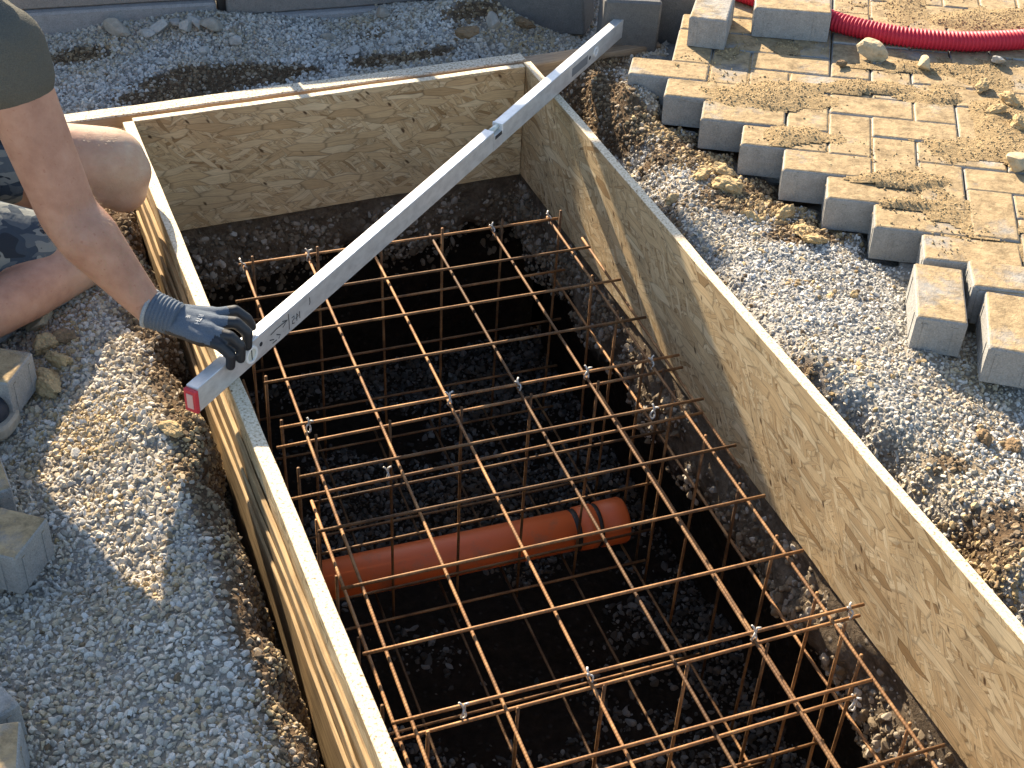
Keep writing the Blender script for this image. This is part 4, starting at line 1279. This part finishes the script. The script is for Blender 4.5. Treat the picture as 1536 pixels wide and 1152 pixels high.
def disc(xc, zc, r, y0_, y1_, n=24, inner=0.0):
    vs, fs_ = [], []
    for y in (y0_, y1_):
        for k in range(n):
            a_ = 2 * math.pi * k / n
            vs.append((xc + r * math.cos(a_), y, zc + r * math.sin(a_)))
    if inner > 0:
        for y in (y0_, y1_):
            for k in range(n):
                a_ = 2 * math.pi * k / n
                vs.append((xc + inner * math.cos(a_), y, zc + inner * math.sin(a_)))
        for k in range(n):
            k2 = (k + 1) % n
            fs_ += [(k, k2, n + k2, n + k), (2 * n + k, 3 * n + k, 3 * n + k2, 2 * n + k2), (k, 2 * n + k, 2 * n + k2, k2), (n + k, n + k2, 3 * n + k2, 3 * n + k)]
    else:
        fs_ = [tuple(range(n)), tuple(range(2 * n - 1, n - 1, -1))] + [(k, n + k, n + (k + 1) % n, (k + 1) % n) for k in range(n)]
    bm = bmesh.new(); me = mesh_from(vs, fs_); bm.from_mesh(me)
    return bm_mesh(bm, 'disc')
def on_level(u, v):
    """level coordinates (x, z) of a pixel on the front face"""
    d = CR * ((u - 768) / F) + CD * ((v - 576) / F) + CF
    nrm = np.array([-lax[1], lax[0], 0]); 
    t = ((l0 - EYE) @ nrm) / (d @ nrm)
    h = EYE + d * t
    return float((h - l0) @ lax), float(h[2] - l0[2])
vx, vz = on_level(376, 524)
vz = -LH * 0.5
lpart('vial_ring', disc(vx, vz, 0.0175, -0.0030, 0.001, inner=0.0125), m_vial)
lpart('vial', disc(vx, vz, 0.0124, -0.0012, 0.001), m_vialglass)
lpart('vial_line', box_mesh(vx - 0.0006, vx + 0.0006, -0.0024, -0.0013, vz - 0.011, vz + 0.011), m_black)
hx_, hz_ = on_level(391, 511)
lpart('hole', disc(hx_, -LH * 0.42, 0.0045, -0.0006, 0.002), m_black)
h2, _ = on_level(885, 83)
lpart('hole', disc(h2, -LH * 0.52, 0.0052, -0.0006, 0.002), m_black)
h3, _ = on_level(893, 75)
lpart('vial_ring', disc(h3 + 0.004, -LH * 0.45, 0.0135, -0.0022, 0.001, inner=0.0075), m_vial)
s0, _ = on_level(859, 110); s1, _ = on_level(878, 95)
lpart('sticker', box_mesh(s0 - 0.004, s1 + 0.012, -0.0007, 0.002, -0.037, -0.014), m_label)
nx0, nx1 = llen * 0.595, llen * 0.618
vm_ = tube_mesh([(nx0 + 0.002, LW / 2, -0.006), (nx1 - 0.002, LW / 2, -0.006)], 0.0062, 14, 'top_vial')
lpart('top_vial', vm_, m_vialglass)
lpart('vial_frame', box_mesh(nx1 - 0.004, nx1 + 0.0012, -0.001, LW + 0.001, -0.022, 0.0012, 0.001), m_vial)
lpart('hole', box_mesh(nx0 + 0.006, nx1 - 0.004, -0.0006, 0.002, -0.024, -0.015), m_black)
# marker pen strokes on the front face (level coordinates)
def stroke(pts, wd=0.0011):
    vs, fs_ = [], []
    pts = [np.array(p_) for p_ in pts]
    for k, p_ in enumerate(pts):
        d_ = pts[min(k + 1, len(pts) - 1)] - pts[max(k - 1, 0)]
        d_ = d_ / (np.linalg.norm(d_) + 1e-9); n_ = np.array([-d_[1], d_[0]])
        for s_ in (-1, 1):
            q_ = p_ + n_ * s_ * wd
            vs.append((q_[0], -0.0006, q_[1]))
    for k in range(len(pts) - 1):
        fs_.append((2 * k, 2 * k + 1, 2 * k + 3, 2 * k + 2))
    return vs, fs_
x_a, _ = on_level(405, 497); x_b, _ = on_level(432, 470); x_c, _ = on_level(450, 455); x_d, _ = on_level(458, 440)
mk = []
mid = -LH * 0.5
mk.append([(x_a, mid + 0.006), (x_a + 0.02, mid + 0.008), (x_b - 0.004, mid + 0.007)])                    # arrow shaft
mk.append([(x_b - 0.02, mid + 0.013), (x_b - 0.004, mid + 0.007), (x_b - 0.020, mid - 0.001)])           # arrow head
mk.append([(x_b, mid + 0.018), (x_b + 0.001, mid), (x_b + 0.0, mid - 0.018)])                            # tick line
mk.append([(x_a - 0.004, mid - 0.004), (x_a + 0.010, mid - 0.010), (x_a + 0.004, mid - 0.016), (x_a + 0.018, mid - 0.016)])   # h
mk.append([(x_a + 0.018, mid - 0.004), (x_a + 0.030, mid - 0.012), (x_a + 0.024, mid - 0.017)])
for (c0, pts) in [(x_c - 0.004, [(0, -0.010), (0, 0.006)]), (x_c - 0.014, [(0, 0.006), (0.006, -0.002), (-0.004, -0.003)]), (x_c - 0.014, [(0.001, 0.003), (0.0, -0.010)]),
                  (x_c - 0.026, [(-0.004, 0.006), (0.004, 0.006), (0.004, 0.000), (-0.002, -0.002), (-0.003, -0.008), (0.004, -0.010)])]:
    mk.append([(c0 + a_, mid - 0.003 + b_) for a_, b_ in pts])
mk.append([(x_d + 0.012, mid + 0.014), (x_d + 0.013, mid + 0.002), (x_d + 0.010, mid - 0.002)])
allv, allf = [], []
for s_ in mk:
    vs, fs_ = stroke(s_)
    allf += [tuple(len(allv) + k for k in f) for f in fs_]; allv += vs
lpart('pen_marks', mesh_from(allv, allf, 'pen_marks'), m_black)

# ------------------------------------------------------------------ worker
def capsule(bm, p0, r0, p1, r1, seg=18, sq=None):
    """tapered closed limb segment with round ends"""
    p0, p1 = V(p0), V(p1)
    ax = p1 - p0
    L = ax.length
    if L < 1e-6: ax = Vector((0, 0, 1)); L = 1e-6
    t = ax / L
    ref = Vector((0, 0, 1)) if abs(t.z) < 0.9 else Vector((1, 0, 0))
    a_ = t.cross(ref).normalized(); b_ = t.cross(a_)
    rings = []
    stations = [(-math.cos(k * math.pi / 10) * r0, math.sin(k * math.pi / 10) * r0, 0) for k in range(1, 6)] + [(math.sin(k * math.pi / 10) * r1, math.cos(k * math.pi / 10) * r1, 1) for k in range(0, 5)]
    for (d, r, e) in stations:
        c = (p1 if e else p0) + t * d
        rings.append([bm.verts.new(c + (a_ * math.cos(2 * math.pi * k / seg) + b_ * math.sin(2 * math.pi * k / seg)) * r) for k in range(seg)])
    e0 = bm.verts.new(p0 - t * r0); e1 = bm.verts.new(p1 + t * r1)
    for k in range(seg):
        k2 = (k + 1) % seg
        bm.faces.new((e0, rings[0][k2], rings[0][k])); bm.faces.new((e1, rings[-1][k], rings[-1][k2]))
        for i in range(len(rings) - 1):
            bm.faces.new((rings[i][k], rings[i][k2], rings[i + 1][k2], rings[i + 1][k]))

def fuse(segs, voxel, smooth_it, name):
    bm = bmesh.new()
    for s_ in segs: capsule(bm, *s_)
    me = bm_mesh(bm, name + '_raw')
    o = bpy.data.objects.new(name + '_raw', me); COL.objects.link(o)
    r = o.modifiers.new('r', 'REMESH'); r.mode = 'VOXEL'; r.voxel_size = voxel; r.use_smooth_shade = True
    s_ = o.modifiers.new('s', 'SMOOTH'); s_.iterations = smooth_it; s_.factor = 0.5
    dg = bpy.context.evaluated_depsgraph_get()
    out = bpy.data.meshes.new_from_object(o.evaluated_get(dg))
    out.name = name
    out.materials.clear()
    bpy.data.objects.remove(o, do_unlink=True)
    bpy.data.meshes.remove(me)
    out.polygons.foreach_set('use_smooth', np.ones(len(out.polygons), bool))
    return out

person = empty('person', V((-1.20, 2.40, 0.12)))
tag(person, 'worker in dark shirt, camo shorts and work glove kneeling by the formwork', 'person')
bpy.context.view_layer.update()
def ppart(name, me, mats):
    o = link(name, me, None, mats); o.parent = person; o.matrix_parent_inverse = person.matrix_world.inverted(); o.matrix_world = Matrix.Identity(4); return o
sh_r = P(0, 75, 0.76); el_r = P(103, 322, 0.48); wr_r = P(233, 473, 0.300)
def lerp(a_, b_, t): return np.asarray(a_) * (1 - t) + np.asarray(b_) * t
hip_r = np.array([-1.35, 2.14, 0.40]); hip_l = np.array([-1.41, 2.34, 0.39])
btoe = P(-10, 640, 0.105); bheel = btoe + np.array([-0.19, 0.03, 0.0])
kn_r = P(132, 386, 0.205); an_r = bheel + np.array([0.02, 0.0, 0.10])
kn_l = P(166, 243, 0.285); an_l = np.array([-1.28, 2.42, 0.20])
chest = sh_r + np.array([-0.27, 0.16, 0.02]); sh_l = chest + np.array([-0.03, 0.21, 0.05]); neck = chest + np.array([0.09, 0.03, 0.15]); head = chest + np.array([0.20, 0.03, 0.29])
el_l = sh_l + np.array([-0.17, 0.12, -0.22])
wr_l = lerp(hip_l, kn_l, 0.2) + np.array([-0.02, 0.05, 0.12])
belly = lerp(hip_r, chest, 0.45)
segs = []
# torso, neck, head
pel = (hip_r + hip_l) / 2 + np.array([0, 0, 0.03])
segs += [(pel, 0.14, belly, 0.13), (belly, 0.13, chest, 0.15), (chest, 0.12, sh_r, 0.055), (chest, 0.12, sh_l, 0.06), (chest, 0.10, neck, 0.055), (neck, 0.055, head + np.array([-0.02, 0, -0.04]), 0.06)]
segs += [(hip_r, 0.10, hip_l, 0.10), (head + np.array([-0.03, 0, 0.01]), 0.092, head + np.array([0.03, 0, 0.0]), 0.082), (head + np.array([0.03, 0, -0.06]), 0.05, head + np.array([0.055, 0, -0.085]), 0.035)]
segs += [(head + np.array([0.10, 0, 0.0]), 0.012, head + np.array([0.118, 0, -0.03]), 0.016), (head + np.array([-0.01, 0.085, -0.02]), 0.012, head + np.array([-0.015, 0.092, 0.02]), 0.016), (head + np.array([-0.01, -0.085, -0.02]), 0.012, head + np.array([-0.015, -0.092, 0.02]), 0.016)]
# right arm, muscled forearm tapering to the wrist
fo1 = lerp(el_r, wr_r, 0.24) + np.array([0.0, -0.004, 0.006]); fo2 = lerp(el_r, wr_r, 0.62)
fdir = (wr_r - el_r) / np.linalg.norm(wr_r - el_r)
segs += [(sh_r, 0.062, lerp(sh_r, el_r, 0.5), 0.056), (lerp(sh_r, el_r, 0.5), 0.056, el_r, 0.051), (el_r, 0.051, fo1, 0.054), (fo1, 0.054, fo2, 0.040), (fo2, 0.040, lerp(el_r, wr_r, 0.95), 0.029), (lerp(el_r, wr_r, 0.95), 0.028, lerp(wr_r, (P(322, 483, 0.302) + P(316, 496, 0.298)) / 2, 0.2), 0.022)]
# left arm resting on the thigh
segs += [(sh_l, 0.06, el_l, 0.045), (el_l, 0.046, wr_l, 0.03), (wr_l, 0.028, wr_l + np.array([-0.02, -0.05, -0.02]), 0.03)]
for k in range(4):
    b0_ = wr_l + np.array([-0.02 + 0.012 * (k - 1.5), -0.06, -0.025]); segs.append((b0_, 0.010, b0_ + np.array([0.004 * (k - 1.5), -0.05, -0.03 + 0.004 * k]), 0.008))
segs.append((wr_l + np.array([0.0, -0.03, -0.01]), 0.011, wr_l + np.array([0.04, -0.05, -0.02]), 0.009))
# legs
segs += [(hip_r, 0.095, lerp(hip_r, kn_r, 0.6), 0.075), (lerp(hip_r, kn_r, 0.6), 0.075, kn_r, 0.058), (kn_r, 0.055, lerp(kn_r, an_r, 0.35), 0.056), (lerp(kn_r, an_r, 0.35), 0.056, an_r, 0.038)]
segs += [(hip_l, 0.095, lerp(hip_l, kn_l, 0.6), 0.088), (lerp(hip_l, kn_l, 0.6), 0.088, kn_l, 0.074), (kn_l + np.array([0.006, 0, -0.03]), 0.068, lerp(kn_l, an_l, 0.40) + np.array([0, 0, -0.005]), 0.062), (lerp(kn_l, an_l, 0.35), 0.058, an_l, 0.038)]
segs += [(kn_l + np.array([0.024, 0.0, -0.022]), 0.060, kn_l + np.array([0.020, -0.006, -0.06]), 0.052)]
body = ppart('body', fuse(segs, 0.0075, 5, 'body'), m_skin)
_v = np.empty(len(body.data.vertices) * 3); body.data.vertices.foreach_get('co', _v); _v = _v.reshape(-1, 3)
_d = np.maximum(np.exp(-(np.linalg.norm(_v - kn_l - np.array([0.03, 0, 0.01]), axis=1) / 0.095) ** 2), 0.8 * np.exp(-(np.linalg.norm(_v - kn_r, axis=1) / 0.09) ** 2))
_a = body.data.attributes.new('dust', 'FLOAT', 'POINT'); _a.data.foreach_set('value', _d.astype(np.float32))
# eyes and hair
for sy in (-1, 1):
    bm = bmesh.new(); bmesh.ops.create_uvsphere(bm, u_segments=12, v_segments=8, radius=0.012)
    bmesh.ops.translate(bm, verts=bm.verts[:], vec=V(head + np.array([0.096, sy * 0.032, 0.012])))
    ppart('eye', bm_mesh(bm, 'eye', True), m_eye)
ppart('hair', fuse([(head + np.array([-0.045, 0, 0.035]), 0.092, head + np.array([0.02, 0, 0.045]), 0.080), (head + np.array([-0.05, 0, -0.02]), 0.085, head + np.array([-0.045, 0, 0.03]), 0.09)], 0.007, 3, 'hair'), m_hair)
def hairs(name, a_, b_, rmax, count, seed, length=(0.007, 0.013)):
    r = np.random.default_rng(seed)
    me0 = body.data
    nf_ = len(me0.polygons)
    ce = np.empty(nf_ * 3); me0.polygons.foreach_get('center', ce); ce = ce.reshape(-1, 3)
    no = np.empty(nf_ * 3); me0.polygons.foreach_get('normal', no); no = no.reshape(-1, 3)
    ax_ = np.asarray(b_, float) - np.asarray(a_, float); L_ = np.linalg.norm(ax_); ax_ = ax_ / L_
    al = (ce - a_) @ ax_
    dist = np.linalg.norm(ce - a_ - np.clip(al, 0, L_)[:, None] * ax_, axis=1)
    ok = np.where((al > -0.02) & (al < L_) & (dist < rmax))[0]
    pick = r.choice(ok, count)
    vs, fs_ = [], []
    for f_ in pick:
        n_ = no[f_]; p_ = ce[f_] + r.normal(0, 0.002, 3) * (1 - np.abs(n_))
        d_ = ax_ * r.uniform(0.5, 1.0) + r.normal(0, 0.35, 3); d_ = d_ - n_ * (d_ @ n_)
        d_ = d_ / (np.linalg.norm(d_) + 1e-9)
        ln = r.uniform(*length)
        sd_ = np.cross(n_, d_) * 0.00012
        q1 = p_ + d_ * ln * 0.5 + n_ * ln * 0.36; q2 = p_ + d_ * ln + n_ * ln * 0.42
        k_ = len(vs)
        vs += [p_ - sd_, p_ + sd_, q1 + sd_ * 0.8, q1 - sd_ * 0.8, q2]
        fs_ += [(k_, k_ + 1, k_ + 2, k_ + 3), (k_ + 3, k_ + 2, k_ + 4)]
    o = ppart(name, mesh_from(vs, fs_, name), m_bodyhair)
    o['kind'] = 'stuff'
m_bodyhair = simple('light_body_hair', (0.36, 0.25, 0.13), 0.5)
hairs('arm_hair', el_r, wr_r, 0.07, 2200, 5)
hairs('leg_hair', kn_l + np.array([-0.06, 0, 0.04]), kn_l + np.array([0.03, 0, -0.07]), 0.10, 900, 6)
hairs('leg_hair', kn_r, an_r, 0.075, 1100, 7)
# shirt with a sleeve over the upper arm
sl_end = P(38, 142, 0.71)
sl_end = lerp(sh_r, el_r, 0.14)
shirt_s = [(pel + np.array([0.02, 0, 0.05]), 0.150, belly, 0.142), (belly, 0.142, chest, 0.162), (chest, 0.135, sh_r, 0.074), (chest, 0.135, sh_l, 0.074), (chest, 0.11, neck + np.array([0, 0, -0.03]), 0.068),
           (sh_r, 0.076, sl_end, 0.072), (sh_l, 0.074, lerp(sh_l, el_l, 0.42), 0.066)]
ppart('shirt', fuse(shirt_s, 0.0075, 5, 'shirt'), m_shirt)
hemp = lerp(hip_r, kn_r, 0.80)
hemp2 = lerp(hip_l, kn_l, 0.62)
shorts_s = [(hip_r, 0.118, hip_l, 0.118), (pel, 0.15, pel + np.array([0.03, 0, 0.06]), 0.135), (hip_r, 0.108, lerp(hip_r, kn_r, 0.5), 0.088), (lerp(hip_r, kn_r, 0.5), 0.088, hemp, 0.076),
            (hip_l, 0.112, lerp(hip_l, kn_l, 0.4), 0.102), (lerp(hip_l, kn_l, 0.4), 0.102, hemp2, 0.096)]
ppart('shorts', fuse(shorts_s, 0.0085, 4, 'shorts'), m_camo)

# glove: palm, four fingers closed over the level, thumb behind it
def GP(u, v, z): return P(u, v, z)
wr0 = lerp(wr_r, GP(300, 492, 0.295), 0.02)
pal = [GP(262, 474, 0.298), GP(262, 484, 0.296)]
fing = {
    'index': [GP(322, 472, 0.300), GP(353, 466, 0.297), GP(371, 478, 0.280), GP(378, 490, 0.262)],
    'middle': [GP(322, 483, 0.302), GP(354, 484, 0.299), GP(371, 499, 0.278), GP(371, 519, 0.251)],
    'ring': [GP(316, 496, 0.298), GP(345, 505, 0.294), GP(361, 519, 0.274), GP(361, 538, 0.248)],
    'pinky': [GP(303, 507, 0.290), GP(329, 518, 0.285), GP(346, 534, 0.265), GP(346, 549, 0.243)]}
rad = {'index': (0.0125, 0.0108, 0.0098, 0.0088), 'middle': (0.0130, 0.0112, 0.0102, 0.0092), 'ring': (0.0125, 0.0108, 0.0098, 0.0090), 'pinky': (0.0120, 0.0100, 0.0092, 0.0086)}
gs = []
cuff0 = lerp(el_r, wr_r, 0.985)
for k, nm in enumerate(('index', 'middle', 'ring', 'pinky')):
    f_ = fing[nm]; r_ = rad[nm]
    base = lerp(wr_r, f_[0], 0.18)
    gs.append((base, 0.024, lerp(base, f_[0], 0.55), 0.0185)); gs.append((lerp(base, f_[0], 0.55), 0.0185, f_[0], 0.0145))
    for a_ in range(3): gs.append((f_[a_], r_[a_], f_[a_ + 1], r_[a_ + 1]))
th = [lerp(wr_r, fing['index'][0], 0.35) + np.array([0.0, 0.012, -0.012]), GP(318, 470, 0.262), GP(346, 484, 0.240)]
gs += [(th[0], 0.020, th[1], 0.0135), (th[1], 0.0135, th[2], 0.0105)]
gs.append((lerp(wr_r, fing['pinky'][0], 0.2), 0.022, fing['pinky'][0] + np.array([0, 0.003, -0.004]), 0.015))
gl_me = fuse(gs, 0.0026, 4, 'glove')
gl_me.materials.append(m_knit); gl_me.materials.append(m_nitrile)
nf = len(gl_me.polygons)
cen = np.empty(nf * 3); gl_me.polygons.foreach_get('center', cen); cen = cen.reshape(-1, 3)
nor = np.empty(nf * 3); gl_me.polygons.foreach_get('normal', nor); nor = nor.reshape(-1, 3)
mi = np.zeros(nf, np.int32)
# coated: past the middle joint of each finger, and the palm side
kn_line = [lerp(fing[n_][0], fing[n_][1], 0.55) for n_ in fing]
fd_ = (fing['middle'][1] - wr_r); fd_ /= np.linalg.norm(fd_)
for n_ in fing:
    f_ = fing[n_]
    for a_ in range(3):
        p0_, p1_ = (lerp(f_[0], f_[1], 0.62), f_[1]) if a_ == 0 else (f_[a_], f_[a_ + 1])
        d_ = p1_ - p0_; L_ = np.linalg.norm(d_); d_ = d_ / L_
        tt_ = np.clip((cen - p0_) @ d_, 0, L_)
        dist = np.linalg.norm(cen - (p0_ + tt_[:, None] * d_), axis=1)
        mi[(dist < 0.0145) & (((cen - p0_) @ d_) > (0 if a_ == 0 else -1))] = 1
palmdir = np.array([0.25, -0.35, -0.9]); palmdir /= np.linalg.norm(palmdir)
past = (cen - wr_r) @ fd_
mi[(nor @ palmdir > 0.30) & (past > 0.022)] = 1
gl_me.polygons.foreach_set('material_index', mi)
glove = ppart('glove', gl_me, [m_knit, m_nitrile])
# ribbed cuff and its pale hem
cf0 = lerp(el_r, wr_r, 0.93); cf1 = lerp(wr_r, (fing['middle'][0] + fing['ring'][0]) / 2, 0.40)
cd = cf1 - cf0
cp = [cf0 + cd * (k / 40) for k in range(41)]
crd = [(0.0345 - 0.004 * (k / 40)) + 0.0012 * math.sin(k * 2 * math.pi / 5) for k in range(41)]
ppart('cuff', tube_mesh(cp, crd, 28, 'cuff'), m_knit)
ppart('cuff_hem', tube_mesh([cf0 - cd * 0.05, cf0 - cd * 0.02, cf0 + cd * 0.05, cf0 + cd * 0.09], [0.0335, 0.0365, 0.0365, 0.034], 28, 'cuff_hem'), m_hem)
# pale lettering remains on the back of the glove
bp = (fing['middle'][0] * 0.5 + fing['ring'][0] * 0.5)
fx = V(lerp(wr_r, bp, 1) - wr_r).normalized()
nz = Vector((0.10, -0.42, 0.9)); nz = (nz - fx * nz.dot(fx)).normalized(); fyv = nz.cross(fx)
for (txt, off, size, rows) in [('RTH', 0.80, 0.0125, 0), ('IE', 0.62, 0.010, 1)]:
    cu = bpy.data.curves.new('print', 'FONT'); cu.body = txt; cu.size = size; cu.extrude = 0.0002; cu.align_x = 'CENTER'; cu.align_y = 'CENTER'
    tmp = bpy.data.objects.new('print_raw', cu); COL.objects.link(tmp)
    me = bpy.data.meshes.new_from_object(tmp.evaluated_get(bpy.context.evaluated_depsgraph_get()))
    bpy.data.objects.remove(tmp, do_unlink=True)
    me.name = 'print'; me.materials.clear()
    # letters run across the hand and hug the glove surface
    base = V(lerp(wr_r, bp, off))
    from mathutils.bvhtree import BVHTree
    if rows == 0:
        gv = [v.co.copy() for v in gl_me.vertices]; bvh = BVHTree.FromPolygons(gv, [tuple(p_.vertices) for p_ in gl_me.polygons])
    for v in me.vertices:
        q_ = base + fyv * (-v.co.x) + fx * v.co.y
        hit = bvh.ray_cast(q_ + nz * 0.08, -nz)
        v.co = (hit[0] if hit[0] is not None else q_) + nz * (0.0006 + v.co.z)
    ppart('print', me, m_print)
# boots
def boot(toe, heel, name='boot'):
    up = fuse([(heel + np.array([0, 0, 0.055]), 0.042, lerp(heel, toe, 0.55) + np.array([0, 0, 0.05]), 0.042), (lerp(heel, toe, 0.55) + np.array([0, 0, 0.048]), 0.042, toe + np.array([0, 0, 0.036]), 0.034), (heel + np.array([0, 0, 0.06]), 0.043, heel + np.array([0, 0, 0.13]), 0.046)], 0.005, 3, name)
    b_ = ppart(name, up, m_bootup)
    d_ = toe - heel; L_ = np.linalg.norm(d_); d_ = d_ / L_; n_ = np.array([-d_[1], d_[0], 0])
    vs, fs_ = [], []
    K = 40
    for z_, gro in ((0.0, 0.0), (0.006, 0.003), (0.022, 0.003), (0.028, -0.001)):
        for k in range(K):
            a_ = 2 * math.pi * k / K
            along = math.cos(a_); wdt = 0.050 + 0.004 * along + gro
            ex = L_ / 2 + 0.042 + gro
            vs.append(lerp(heel, toe, 0.5) + d_ * ex * np.sign(along) * abs(along) ** 0.7 + n_ * wdt * np.sign(math.sin(a_)) * abs(math.sin(a_)) ** 0.6 + np.array([0, 0, z_]))
    for r_ in range(3):
        for k in range(K):
            k2 = (k + 1) % K
            fs_.append((r_ * K + k, r_ * K + k2, (r_ + 1) * K + k2, (r_ + 1) * K + k))
    fs_ += [tuple(range(K - 1, -1, -1)), tuple(3 * K + k for k in range(K))]
    so = ppart('sole', mesh_from(vs, fs_, 'sole', False), m_bootsole)
    so.parent = b_; so.matrix_parent_inverse = b_.matrix_world.inverted()
    return b_
boot(btoe, bheel)
boot(an_l + np.array([-0.05, 0.03, -0.12]), an_l + np.array([-0.20, 0.10, -0.08]))
